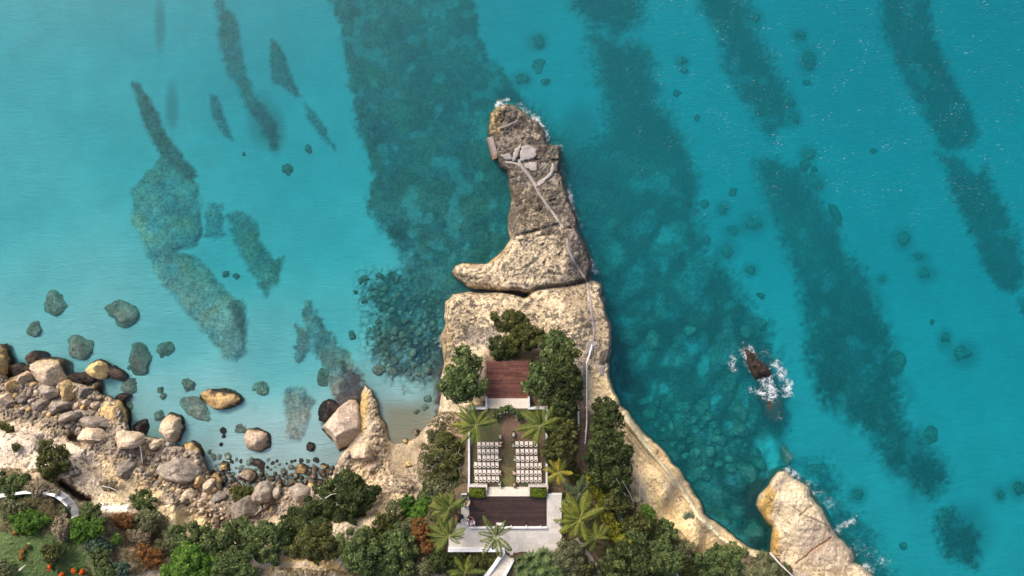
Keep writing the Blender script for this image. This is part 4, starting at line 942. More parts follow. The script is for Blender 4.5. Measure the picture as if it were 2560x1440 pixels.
# old landing platform on the west side of the tip
pl = empty('landing_platform', P(1232, 368, 1.5), label='old brown landing slab on the left side of the headland tip', cat='platform')
c = P(1232, 368, 0)*0
def locpts(pts, z, o): return [tuple(P(a, b, z)-np.array(o)) for a, b in pts]
for nm, pts, z0, z1, m in (('slab', [(1217,344),(1232,340),(1246,392),(1233,398)], .2, 1.7, 'concrete'), ('rusty_edge', [(1216.2,344.5),(1220,343.5),(1235.5,398),(1232,399.5)], .5, 1.74, 'rust'), ('timber_block', [(1231,388),(1241,384),(1243,394),(1233.5,398.5)], 1.0, 1.95, 'rust')):
    q_ = [P(a, b, z1)[:2]-np.array(pl.location)[:2] for a, b in pts][::-1]
    MB().prism(q_, z0-1.5, z1-1.5).build(nm, M[m], pl)
mb = MB(); mb.tube([P(1254, 320, 2.3), P(1275, 310, 2.4), P(1294, 302, 2.3)], .07); tag(mb.build('metal_pipe', M['concrete2']), 'thin pale pipe lying across the headland tip', 'pipe')
# faint grey slab and dark hollow right of the railing
tag(patch('concrete_pad', [(1497,912),(1520,912),(1519,940),(1500,940)], M['concrete2'], .12), 'square grey slab on the right edge of the headland near the railing', 'concrete')

# ------------------------------------------------------------------ walls, steps, decks, terrace
def rect(u0, v0, u1, v1, z): a = P(u0, v1, z); b = P(u1, v0, z); return a[0], a[1], b[0], b[1]
def boxp(name, u0, v0, u1, v1, z0, z1, mat, parent=None):
    """box whose top, at height z1, covers the given photo rectangle"""
    x0, y0, x1, y1 = rect(u0, v0, u1, v1, z1); m = MB().box(((x0+x1)/2, (y0+y1)/2, (z0+z1)/2), (x1-x0, y1-y0, z1-z0))
    if parent: o = m.build(name, mat, parent); o.matrix_parent_inverse = parent.matrix_world.inverted() if False else o.matrix_parent_inverse; o.location = tuple(-np.array(parent.location)); return o
    return m.build(name, mat)
ZLAWN, ZT, ZD = 9.2, 10., 8.5
def lawnmat():
    m, nt, b = newmat('lawn'); g = N(nt, 'NewGeometry'); co = g.outputs['Position']
    a = N(nt, 'Attribute', attribute_name='Col')
    f = ramp(nt, noise(nt, co, 6, 8, .75), .3, .7, .65, 1.35); bb = ramp(nt, noise(nt, co, .8, 5, .65), .42, .62)
    c = mixc(nt, math2(nt, 'MULTIPLY', bb, .6), a.outputs['Color'], (.13, .085, .058)); nt.links.new(mixc(nt, 1., c, f, 'MULTIPLY'), b.inputs['Base Color'])
    b.inputs['Roughness'].default_value = 1; b.inputs['Specular IOR Level'].default_value = 0; bump(nt, b, noise(nt, co, 14, 6, .8), .8, .08); return m
A, B = grid(np.arange(1171, 1369.1, 2), np.arange(1021, 1219.1, 2)); lc = np.empty(A.shape+(3,)); lc[:] = (.085, .095, .045)
splat(lc, A, B, [(1262,1050),(1285,1040),(1300,1050),(1312,1098),(1262,1100),(1252,1095)], (.16, .105, .075), fe=10, na=8)
splat(lc, A, B, [(1252,1090),(1312,1090),(1365,1080),(1368,1219),(1348,1219),(1345,1110),(1270,1105)], (.12, .08, .055), fe=14, na=10, op=.7)
splat(lc, A, B, [(1180,1105),(1365,1100),(1365,1206),(1180,1206)], (.075, .058, .038), fe=8, na=6, op=.6)
splat(lc, A, B, [(1254,1170),(1284,1170),(1284,1216),(1254,1216)], (.13, .135, .05), fe=12, na=5)
lw = gridmesh('lawn', A, B, ZLAWN+.03*fbm(A, B, 12, 3, 3), np.ones(A.shape, bool), lawnmat(), lc); tag(lw, kind='structure')

# perimeter wall of the lawn
wl = empty('garden_wall', P(1172, 1120, ZLAWN), label='low white wall around the lawn with the rows of chairs', cat='wall')
boxp('wall_section', 1170, 1019, 1174.6, 1212.5, 8.2, 9.75, M['whiteg'], wl)
boxp('wall_section', 1174.7, 1018.8, 1213.4, 1023.4, 8.2, 9.73, M['whiteg'], wl)
boxp('wall_section', 1324.6, 1018.8, 1364.4, 1023.4, 8.2, 9.73, M['whiteg'], wl)
boxp('wall_section', 1364.5, 1019, 1368.8, 1213.5, 8.2, 9.75, M['whiteg'], wl)
boxp('step_cheek', 1213.5, 995, 1218, 1023, 8.0, 9.6, M['whiteg'], wl)
boxp('step_cheek', 1320, 995, 1324.5, 1023, 8.0, 9.6, M['whiteg'], wl)

def steps(name, u0, u1, v0, v1, za, zb, n, label, zbase):
    o = empty(name, P((u0+u1)/2, (v0+v1)/2, zbase), label=label, cat='steps')
    for k in range(n):
        z = za+(zb-za)*(k+.5)/n
        a, b = v0+(v1-v0)*k/n, v0+(v1-v0)*(k+1)/n
        boxp('step', u0, a, u1, b-.02, zbase-.2, z, M['step'], o)
    return o
steps('stone_steps', 1218.1, 1319.9, 996.5, 1022, 8.6, 9.2, 5, 'white stone steps between the red-brown deck and the lawn', 8.2)
steps('stone_steps', 1218.3, 1320.8, 1217.5, 1240.8, 9.25, 10., 5, 'wide pale steps between the lawn and the dark brown deck', 8.9)

def deck(name, u0, v0, u1, v1, z, n, mat, label, joints, th=.12):
    x0, y0, x1, y1 = rect(u0, v0, u1, v1, z); o = empty(name, ((x0+x1)/2, (y0+y1)/2, z-th), label=label, cat='deck')
    MB().box((0, 0, -.12), (x1-x0-.04, y1-y0-.04, .2)).build('deck_frame', M['black'], o)
    pitch = (y1-y0)/n; rnd = random.Random(n); cache = {}
    for k in range(n):
        cuts = [0]+sorted(rnd.uniform(.12, .88) for _ in range(joints))+[1]
        for a, b in zip(cuts[:-1], cuts[1:]):
            L = (x1-x0)*(b-a)-.008
            if L < .4: continue
            m = MB().box((0, 0, 0), (L, pitch-.012, .035)); pz = rnd.uniform(-.004, .004)
            m.build('plank', mat, o, loc=(x0-(x0+x1)/2+(x1-x0)*(a+b)/2, -(y1-y0)/2+pitch*(k+.5), th-.02+pz))
    return o
deck('wooden_deck', 1216, 903, 1322, 996, ZD, 32, M['deckred'], 'square red-brown plank deck between the trees', 1)
deck('wooden_deck', 1173, 1241.2, 1366.6, 1317.8, ZT, 26, M['deckdark'], 'wide dark brown plank deck below the lawn', 2)
# planters with clipped hedges
def foliage_np(cx, cy, cz, rx, ry, rz, n, cr, leaf, cols, rnd, cover=1.15, box=False, low=.15, spread=.55, asp=.5, updir=.35):
    """leaf cards in clumps: returns verts, faces, colours"""
    cl = []; ph1 = rnd.uniform(0, 6.28); ph2 = rnd.uniform(0, 6.28)
    for _ in range(n):
        if box: p = np.array([rnd.uniform(-rx, rx), rnd.uniform(-ry, ry), rz*rnd.uniform(.5, 1)])
        else:
            a = rnd.uniform(0, 2*math.pi); r = rnd.uniform(0, 1)**.5*1.04; zmax = math.sqrt(max(0.05, 1-.8*min(r, 1)**2))
            r *= 1+.16*math.sin(3*a+ph1)+.12*math.sin(5*a+ph2)+.07*math.sin(9*a+ph1*3)
            p = np.array([rx*r*math.cos(a)*.86, ry*r*math.sin(a)*.86, rz*zmax*(1-spread*rnd.random()**1.6)])
        cl.append((p, cr*rnd.uniform(.65, 1.3), rnd.uniform(.8, 1.2), rnd.random()))
    PP, CC, NN, SS = [], [], [], []
    cols = np.array(cols)
    for (p, r, br, hue) in cl:
        k = max(6, int(cover*2.6*math.pi*r*r*1.3/(leaf*leaf*asp*2)))
        d = rs_.normal(size=(k, 3)); d /= np.linalg.norm(d, axis=1)[:, None]; d[:, 2] = np.abs(d[:, 2])*1.0-low
        rr = r*(.62+.45*rs_.rand(k))[:, None]; pos = p+d*rr*np.array([1, 1, .8])
        nn = d+np.array([0, 0, updir])+rs_.normal(size=(k, 3))*.42
        t = rs_.rand(k)*.7+.3*hue
        ci = np.clip((t*(len(cols)-1)), 0, len(cols)-1.001); i0 = ci.astype(int); f = (ci-i0)[:, None]
        c = (cols[i0]*(1-f)+cols[i0+1]*f)*br*(.6+.8*rs_.rand(k)**1.5)[:, None]
        PP.append(pos); CC.append(c); NN.append(nn); SS.append(leaf*(.6+.8*rs_.rand(k)))
    p = np.vstack(PP)+np.array([cx, cy, cz]); c = np.vstack(CC); n_ = np.vstack(NN); s_ = np.concatenate(SS)
    n_ /= np.linalg.norm(n_, axis=1)[:, None]
    r_ = rs_.normal(size=n_.shape); a = np.cross(n_, r_); a /= np.linalg.norm(a, axis=1)[:, None]; b = np.cross(n_, a)
    a *= s_[:, None]; b *= (s_*asp)[:, None]
    v = np.stack([p-a, p-b*.9+n_*.05*s_[:, None], p+a, p+b*.9+n_*.05*s_[:, None]], 1).reshape(-1, 3)
    f = np.arange(len(v)).reshape(-1, 4); return v, f, np.repeat(c, 4, axis=0)
rs_ = np.random.RandomState(5)
GR = dict(dark=[(.018,.03,.01),(.038,.056,.018),(.11,.13,.04)], olive=[(.025,.033,.01),(.065,.075,.022),(.15,.15,.045)], mid=[(.022,.042,.014),(.07,.105,.035),(.19,.23,.08)],
          bright=[(.03,.08,.012),(.07,.15,.02),(.13,.21,.035)], yellow=[(.08,.1,.015),(.17,.18,.02),(.3,.26,.03)], blue=[(.03,.06,.04),(.06,.1,.065),(.11,.15,.1)],
          rust=[(.08,.05,.02),(.17,.085,.03),(.32,.13,.035)], dry=[(.16,.12,.08),(.27,.22,.14),(.35,.3,.19)], sage=[(.06,.075,.035),(.12,.13,.06),(.2,.2,.11)], hedge=[(.05,.08,.01),(.09,.13,.015),(.16,.2,.02)])
for u0, u1, lab in ((1169, 1218, 'left'), (1321, 1370.5, 'right')):
    o = empty('hedge_planter', P((u0+u1)/2, 1226, ZLAWN-.2), label=f'pale stone planter with a clipped green hedge at the {lab} end of the wide steps', cat='planter')
    boxp('planter_wall', u0, 1212.6, u1, 1218, 8.9, 9.95, M['stone'], o)
    boxp('planter_wall', u0, 1218.1, u0+3.4, 1241, 8.9, 9.95, M['stone'], o)
    boxp('planter_wall', u1-3.4, 1218.1, u1, 1241, 8.9, 9.95, M['stone'], o)
    boxp('soil', u0+3.5, 1218.2, u1-3.5, 1241, 8.9, 9.7, M['soil'], o)
    c = P((u0+u1)/2, 1230, 10.); s = px(10); v, f, cc = foliage_np(0, 0, 0, (u1-u0-10)/2*s, 9.5*s, .45, 60, .28, .1, GR['hedge'], random.Random(3), box=True, cover=1.4)
    hw = ((u1-u0)/2-4)*s; v[:, 0] = np.clip(v[:, 0], -hw, hw); v[:, 1] = np.clip(v[:, 1], -11*s, 11*s)
    ho = mesh_np('hedge', v, f, M['leaf'], o, cc); ho.location = tuple(P((u0+u1)/2, 1230, 9.9)-np.array(o.location))
    pb = boxp('lamp_post', (u0+u1)/2-1, 1209.5, (u0+u1)/2+.6, 1212.4, 9., 9.7, M['white'], o)

# terrace: slabs on a base
te = empty('paved_terrace', P(1280, 1345, 9.7), label='pale stone-paved terrace around the dark brown deck', cat='terrace')
def base_poly(name, pts, z0, z1, mat, parent):
    q_ = [P(a, b, z1)[:2]-np.array(parent.location)[:2] for a, b in pts][::-1]
    return MB().prism(q_, z0-parent.location[2], z1-parent.location[2]).build(name, mat, parent)
TER = [[(1153,1236),(1172.6,1236),(1172.6,1306),(1153,1306)], [(1139,1306.2),(1172.6,1306.2),(1172.6,1321.5),(1139,1321.5)], [(1367,1238),(1404,1238),(1404,1321.5),(1367,1321.5)], [(1122,1321.8),(1404,1321.8),(1404,1395),(1300,1402),(1285,1400),(1262,1374),(1122,1374)]]
for pts in TER: base_poly('terrace_base', pts, 9.2, 9.955, M['soil'], te)
s10 = px(10.); ts = .62
x0, y0, x1, y1 = rect(1122, 1236, 1404, 1402, 10); tile = MB().box((0, 0, 0), (ts-.018, ts-.018, .05)); tm = None
rnd = random.Random(9); yy = y1-ts/2
while yy > y0-ts:
    xx = x0+ts/2+rnd.choice((0, ts/2))
    while xx < x1:
        u = 1280+xx/s10; v = 720-yy/s10; hs = ts/2/s10-.8
        for pts in TER:
            if all(sdf(pts, np.array([u+a*hs]), np.array([v+b*hs]))[0] > 0 for a in (-1, 1) for b in (-1, 1)):
                if tm is None: t0 = tile.build('paving_slab', M['stone'], te); tm = t0.data
                else: t0 = bpy.data.objects.new('paving_slab', tm); COL.objects.link(t0); t0.parent = te
                t0.location = (xx-te.location[0], yy-te.location[1], 9.97+rnd.uniform(-.003, .003)-te.location[2]); break
        xx += ts
    yy -= ts
te_under = base_poly('terrace_screed', TER[3], 9.2, 9.978, M['stone'], te)
for pts in TER[:3]: base_poly('terrace_screed', pts, 9.2, 9.978, M['stone'], te)
# white beam with posts under the deck
be = empty('deck_railing', P(1270, 1320, ZT), label='white low rail with posts along the lower edge of the dark deck', cat='railing')
boxp('rail', 1173, 1318.3, 1366.8, 1321.2, 9.9, 10.35, M['white'], be)
for u in (1187, 1217, 1278, 1316, 1352): boxp('post', u-1, 1316.2, u+1, 1318.2, 9.9, 10.5, M['white'], be)
tag(boxp('white_bench', 1240, 1310, 1259, 1313.5, 10.0, 10.45, M['white']), 'small white bench at the lower edge of the dark deck behind the palm', 'bench')
# right border of the upper right terrace strip
tag(boxp('kerb', 1370.6, 1236.4, 1405, 1238, 9.3, 10.03, M['white']), 'thin white kerb above the right strip of the terrace', 'kerb')
# long white wall and stair
ww = empty('terrace_wall', P(1190, 1376, 9.9), label='bright white wall along the lower left edge of the terrace', cat='wall')
def wallseg(name, a, b, w, z0, z1, mat, parent):
    A_ = P(*a, z1); B_ = P(*b, z1); d = B_-A_; L = math.hypot(d[0], d[1]); t = math.atan2(d[1], d[0])
    c = (A_+B_)/2-(np.array(parent.location) if parent else 0); c[2] = (z0+z1)/2-(parent.location[2] if parent else 0)
    return MB().box(c, (L, w, z1-z0), t).build(name, mat, parent)
wallseg('wall_section', (1120,1376.5), (1261,1376.5), .32, 8.8, 10.7, M['white'], ww)
wallseg('wall_section', (1260,1379.5), (1212,1448), .34, 8.4, 10.75, M['white'], ww)
w2 = empty('stair_wall', P(1272, 1420, 9.9), label='short white wall on the right side of the slanting stair', cat='wall')
wallseg('wall_section', (1283,1401), (1255,1452), .26, 8.4, 10.7, M['white'], w2)
st = empty('slanting_stair', P(1250, 1415, 9), label='cream stair running down left between two white walls', cat='stair')
for k in range(16):
    t = (k+.5)/16; a = np.array([1262, 1381])*(1-t)+np.array([1213, 1452])*t; b = np.array([1284, 1398])*(1-t)+np.array([1254, 1454])*t
    d = (np.array([-49, 71])/16)*.97; q_ = [a, b, b+d, a+d]; z1 = 10.+.02-.0*k+(.045*k)
    pts = [P(x, y, z1)[:2]-np.array(st.location)[:2] for x, y in q_][::-1]
    MB().prism(pts, -1.2, z1-st.location[2]).build('step', M['step'], st)

# ------------------------------------------------------------------ railing and path on the headland
rl = empty('white_railing', P(1467, 980, 8), label='white railing along the clifftop path right of the trees', cat='railing')
RP = [(1480,863),(1476,880),(1467,907),(1467,940),(1467,980),(1467,1022),(1467,1060),(1465,1082),(1463,1110)]
rp3 = []
for (a, b) in RP:
    z = zs(a, b); rp3.append(P(a, b, z+1.0)-np.array(rl.location))
MB().tube(rp3, .06, 6).build('top_rail', M['white'], rl)
MB().tube([p-np.array([0, 0, .5]) for p in rp3], .035, 5).build('lower_rail', M['white'], rl)
for p in rp3: MB().tube([p, p-np.array([0, 0, 1.15])], .06, 6).build('post', M['white'], rl)
ps = ribbon('path', [(1458,1000),(1458,1040),(1457,1080),(1453,1120),(1446,1150),(1440,1175)], [9, 9.5, 8, 10], M['soil'], .06); tag(ps, kind='structure')
sst = empty('timber_steps', P(1459, 935, 7.8), label='weathered grey timber steps beside the white railing', cat='steps')
for k in range(13):
    v_ = 898+k*7.6; z = zs(1459, v_)+.10
    boxp('step', 1449, v_, 1466, v_+6.4, z-.35, z, M['treadwood'], sst)
lw2 = empty('path_edge_wall', P(1448, 1040, 9), label='short white edging wall left of the brown path', cat='wall'); wallseg('wall_section', (1447,1018), (1447,1075), .12, 8.5, 9.6, M['white'], lw2)
# gravel path bottom right
gp = ribbon('path', [(1442,1345),(1458,1375),(1478,1405),(1500,1450)], [10, 14, 17], simple('grey_gravel', (.26, .22, .185), .95, .2, 6, .4), .12); tag(gp, kind='structure')
lw3 = empty('low_white_wall', P(1650, 1412, 10), label='narrow white wall running through bushes at the bottom right', cat='wall')
for a, b in (((1606,1384),(1622,1395)), ((1630,1400),(1660,1422)), ((1668,1428),(1700,1450))): wallseg('wall_section', a, b, .3, 9.3, 11.2, M['whiteg'], lw3)
cw = empty('curved_garden_wall', P(90, 1240, 10), label='curved white wall edging the garden at the lower left', cat='wall')
CWP = [(-30,1246),(0,1241),(30,1235),(60,1231.5),(90,1230.5),(115,1232.5),(137,1239),(154,1250),(167,1264),(176,1279),(181,1295),(182,1305)]
for a, b in zip(CWP[:-1], CWP[1:]):
    z = max(zs(*a), zs(*b)); A_ = P(*a, z+.7); B_ = P(*b, z+.7); d = B_-A_; L = math.hypot(d[0], d[1])
    c = (A_+B_)/2-np.array(cw.location); c[2] = z+.1-cw.location[2]
    MB().box(c, (L+.06, .28, 1.3), math.atan2(d[1], d[0])).build('wall_section', M['white'], cw)

# ------------------------------------------------------------------ chairs
def arc(r, a0, a1, n, cy=0): return [(r*math.cos(math.radians(a0+(a1-a0)*k/(n-1))), cy+r*math.sin(math.radians(a0+(a1-a0)*k/(n-1)))) for k in range(n)]
def curved(r, w, a0, a1, z0, z1, cy, n=15):
    m = MB(); o = arc(r, a0, a1, n, cy); i = arc(r-w, a0, a1, n, cy)
    for k in range(n-1):
        pts = [i[k], o[k], o[k+1], i[k+1]]; m.prism(pts if True else pts, z0, z1)
    return m
ch = empty('chair', (0, 0, 0)); wm = M['chair']
MB().prism([(-.15, -.14), (.15, -.14), (.225, .27), (-.225, .27)], .41, .45).build('seat', wm, ch)
curved(.235, .05, 168, 372, .72, .78, -.07).build('back_rail', wm, ch)
MB().box((0, -.285, .6), (.13, .02, .28)).build('back_splat', wm, ch)
for s in (-1, 1):
    MB().tube([(s*.215, -.02, .74), (s*.2, .08, .45)], .018, 5).build('arm_support', wm, ch)
    MB().tube([(s*.2, .24, .42), (s*.21, .26, 0)], .02, 5).build('leg', wm, ch)
    MB().tube([(s*.15, -.26, .74), (s*.15, -.16, .42), (s*.17, -.25, 0)], .02, 5).build('leg', wm, ch)
ORD = ['aisle seat', 'second chair from the aisle', 'third chair from the aisle', 'fourth chair from the aisle', 'fifth chair from the aisle', 'outermost sixth chair']
ROW = ['front row', 'second row', 'third row', 'fourth row', 'fifth row', 'back row']
LX = [([335,437,533,627,735],288),([340,440,540,640,735],440),([345,452,545,637,735],585),([262,352,452,547,643,740],742),([268,360,455,557,658,745],905),([280,375,462,560,662,752],1057)]
RX = [([1192,1295,1402,1505,1610],270),([1205,1310,1413,1512,1608],440),([1213,1315,1425,1523,1617],603),([1218,1320,1420,1518,1613,1705],755),([1220,1315,1415,1515,1610,1700],917),([1217,1320,1418,1515,1610,1705],1065)]
first = True; rnd = random.Random(2)
for side, rows in (('left', LX), ('right', RX)):
    for ri, (xs_, y) in enumerate(rows):
        order = xs_[::-1] if side == 'left' else xs_
        for ci, x in enumerate(order):
            c = ch if first else copy_tree(ch); first = False
            p = P(1160+x/9, 1080+(y-4)/9, ZLAWN+.5); c.location = (p[0], p[1], ZLAWN+.01); c.rotation_euler = (0, 0, rnd.uniform(-.08, .08)); c.scale = (.88, .96, 1)
            tag(c, f'cream chair, {ORD[ci]} in the {ROW[ri]} {side} of the aisle', 'chair', 'ceremony chairs facing the floral arch')

# flowers along the aisle, arch
WH = [(.35,.38,.2),(.6,.6,.5),(.75,.74,.68)]; PKC = [(.5,.45,.35),(.65,.4,.33),(.75,.7,.62)]
def bouquet(u, v, ru, rv, cols, label, zt=.55):
    z = ZLAWN; o = empty('flower_arrangement', P(u, v, z), label=label, cat='flowers', group='flower arrangements lining the aisle')
    s = px(9.6); a, f, c = foliage_np(0, 0, .12, ru*s, rv*s, zt*.75, 9, .13, .055, GR['mid'], random.Random(int(u+v)), cover=1.1); mesh_np('greenery', a, f, M['leaf'], o, c)
    a, f, c = foliage_np(0, 0, .2, ru*s*.8, rv*s*.85, zt*.8, 9, .09, .05, cols, random.Random(int(u*v)), cover=.7, asp=.9, spread=.2); mesh_np('blossoms', a, f, M['flower'], o, c)
    a = MB().tube([(0, 0, 0), (0, 0, .3)], .07, 8); a.build('vase', M['whitecloth'], o)
for (u, v, ru, rv, c, lab) in ((1251.5,1089,4,6,WH,'white flowers under the palm leaf tip, topmost left of the aisle'),(1283.5,1084,4,8,WH,'white flowers on a stand right of the aisle in front of the chairs'),
    (1252.5,1110,5,7,PKC,'pink and white flowers beside the left front row'),(1283,1110,4,9,WH,'tall white flowers beside the right front row'),
    (1250,1144.5,4.5,8,WH,'white flowers beside the left third row'),(1288.5,1146,4,8,WH,'white flowers beside the right third row'),
    (1251,1179,5,9,PKC,'peach flowers beside the left fifth row'),(1286.5,1180,5,8,PKC,'pink flowers beside the right fifth row'),
    (1250.5,1209,5,8,WH,'white flowers at the left back corner of the aisle by the steps'),(1286.5,1209,5,8,PKC,'blush and white flowers at the right back corner of the aisle')):
    bouquet(u, v, ru, rv, c, lab)
ar = empty('floral_arch', P(1270, 1040, ZLAWN), label='green half-circle arch of leaves and white flowers at the head of the aisle', cat='arch')
APT = [(1239,1041),(1243,1034),(1250,1027.5),(1259,1023.5),(1268,1021.5),(1278,1022.5),(1288,1027),(1295,1034),(1299,1042)]
ap = [P(a, b, ZLAWN+.5)-np.array(ar.location) for a, b in APT]
vs_, fs_, cs_, n0 = [], [], [], 0; v2, f2, c2_, n2 = [], [], [], 0
for i, p in enumerate(ap):
    h = .55+.5*math.sin(math.pi*i/(len(ap)-1))
    a, f, c = foliage_np(p[0], p[1], .25, .32, .3, h, 9, .2, .1, GR['mid'], random.Random(i)); vs_.append(a); fs_.append(f+n0); n0 += len(a); cs_.append(c)
    if i > 0:
        a, f, c = foliage_np(p[0]*.93, p[1]-.22, .25, .3, .15, h*.8, 6, .08, .06, PKC if i % 2 else WH, random.Random(i+50), cover=.8, asp=.9); v2.append(a); f2.append(f+n2); n2 += len(a); c2_.append(c)
mesh_np('greenery', np.vstack(vs_), np.vstack(fs_), M['leaf'], ar, np.vstack(cs_)); mesh_np('blossoms', np.vstack(v2), np.vstack(f2), M['flower'], ar, np.vstack(c2_))
MB().tube([p+np.array([0, 0, .25]) for p in ap], .05, 6).build('arch_frame', M['black'], ar)

# ------------------------------------------------------------------ palms
def frond_mesh(L, droop, seed, cols, lw=1.):
    r = random.Random(seed); n = 26; V_, F_, C_ = [], [], []; t = np.linspace(0, 1, n)
    x = L*(t-.12*t**2.2*droop); z = L*(.32*t-droop*.62*t**2.1); y = L*.06*r.uniform(-1, 1)*t**2
    pts = np.stack([x, y, z], 1); cols = np.array(cols)
    def pick(a): a = min(max(a, 0), .999)*(len(cols)-1); i = int(a); return cols[i]*(1-(a-i))+cols[i+1]*(a-i)
    wr = .035+.0*L                                    # rachis
    for i in range(n-1):
        w0, w1 = wr*(1-.8*t[i]), wr*(1-.8*t[i+1]); k = len(V_)
        V_ += [pts[i]+(0, w0, .02), pts[i]-(0, w0, -.02), pts[i+1]-(0, w1, -.02), pts[i+1]+(0, w1, .02)]; F_.append((k, k+1, k+2, k+3)); C_ += [pick(.95)*1.1]*4
    for i in range(3, n):
        for sd in (-1, 1):
            for q_ in (0, .5):
                tt = t[i]-q_/(n-1); p = pts[i]-(pts[i]-pts[i-1])*q_
                ll = L*.225*lw*math.sin(math.pi*min(1, .12+.9*tt))**.7*r.uniform(.75, 1.1); sweep = .45+.55*tt+r.uniform(-.12, .12)
                d = np.array([sweep, sd*1., -.22-.5*r.random()]); d /= np.linalg.norm(d); tip = p+d*ll+np.array([0, 0, -.12*ll])
                w = np.array([.033*max(.5, L/2.4), 0, 0]); mid = p+d*ll*.5+np.array([0, 0, .03*ll]); k = len(V_)
                V_ += [p, mid-w, tip, mid+w]; F_.append((k, k+1, k+2, k+3)); c = pick(r.random()*.75+.2*tt); C_ += [c]*4
    return np.array(V_), np.array(F_), np.array(C_)
PG = [(.035,.06,.014),(.1,.135,.026),(.21,.23,.06)]; PY = [(.12,.12,.02),(.27,.22,.03),(.42,.32,.045)]; PD = [(.02,.04,.018),(.05,.08,.03),(.11,.14,.06)]; PM = [(.05,.07,.012),(.13,.15,.025),(.24,.25,.05)]
fr_cache = {}
def frond(kind, i):
    k = (kind, i % 5)
    if k not in fr_cache:
        cols = dict(g=PG, y=PY, d=PD, m=PM)[kind]; v, f, c = frond_mesh(2.6, [.5, .75, 1., .35, .9][i % 5], hash(kind) % 7*0+ord(kind)*10+i % 5, cols)
        o = mesh_np('frond', v, f, M['leaf'], col=c); fr_cache[k] = o.data; bpy.data.objects.remove(o)
    return fr_cache[k]
def palm(u, v, L, n, h, kinds, label, z0=None, seed=1, angs=None):
    r = random.Random(seed); zg = z0 if z0 is not None else zs(u, v); zc = zg+h; top = P(u, v, zc); base = np.array([top[0]+r.uniform(-.3, .3), top[1]+r.uniform(-.2, .3), zg-.2])
    o = empty('palm_tree', base, label=label, cat='palm', group='coconut palms of the garden')
    d = top-base; m = MB().tube([d*t+np.array([.12*math.sin(3*t), 0, 0])*1 for t in np.linspace(0, 1, 9)], list(np.linspace(.17, .10, 9)), 8); m.build('trunk', M['bark'], o)
    n = int(n*.95)
    for i in range(n):
        inner = i >= n*.72
        a = angs[i] if angs and i < len(angs) else (360/n*i*1.0+r.uniform(-14, 14) if not inner else r.uniform(0, 360))
        fo = bpy.data.objects.new('frond', frond(r.choice(kinds) if not inner else kinds[0], r.randrange(5) if not inner else 3)); COL.objects.link(fo); fo.parent = o
        fo.location = tuple(d+np.array([.12*math.sin(3), 0, -.05])); s_ = L/2.6*(r.uniform(.7, 1.15) if not inner else r.uniform(.6, .85))
        fo.scale = (s_, s_*1.0, s_); fo.rotation_euler = (r.uniform(-.35, .35), math.radians(-r.uniform(8, 22) if inner else r.uniform(-10, 12)), math.radians(a))
    return o
palm(1190,1062,2.75,17,4,'gggm','big green palm standing on the left wall of the lawn',z0=9,seed=1)
palm(1350,1064,2.6,15,4,'ggm','green palm at the upper right corner of the lawn',z0=9,seed=2)
palm(1396,1180,1.75,15,3.5,'mmy','small yellow-green palm right of the back rows of chairs',seed=3)
palm(1447,1236,2.2,12,3.5,'dd','dark palm with long leaves up right of the yellow palm',seed=4)
palm(1450,1298,3.0,20,5,'mmy','largest palm with yellow outer leaves right of the terrace',seed=5)
palm(1491,1345,2.1,14,4,'gm','green palm just below right of the largest yellow palm',seed=6)
palm(1123,1270,2.5,18,4,'gggm','green palm left of the dark deck beside the black equipment',seed=7)
palm(1120,1340,2.4,16,4,'gg','green palm at the lower left corner of the terrace',seed=8)
palm(1239,1342,2.6,11,4,'gmg','star-shaped palm rising in front of the middle of the terrace',z0=9.7,seed=9,angs=[125,55,28,200,232,262,285,318,160])
palm(1163,1432,2.3,10,3,'gm','palm with few upright leaves below the white terrace wall',seed=10)

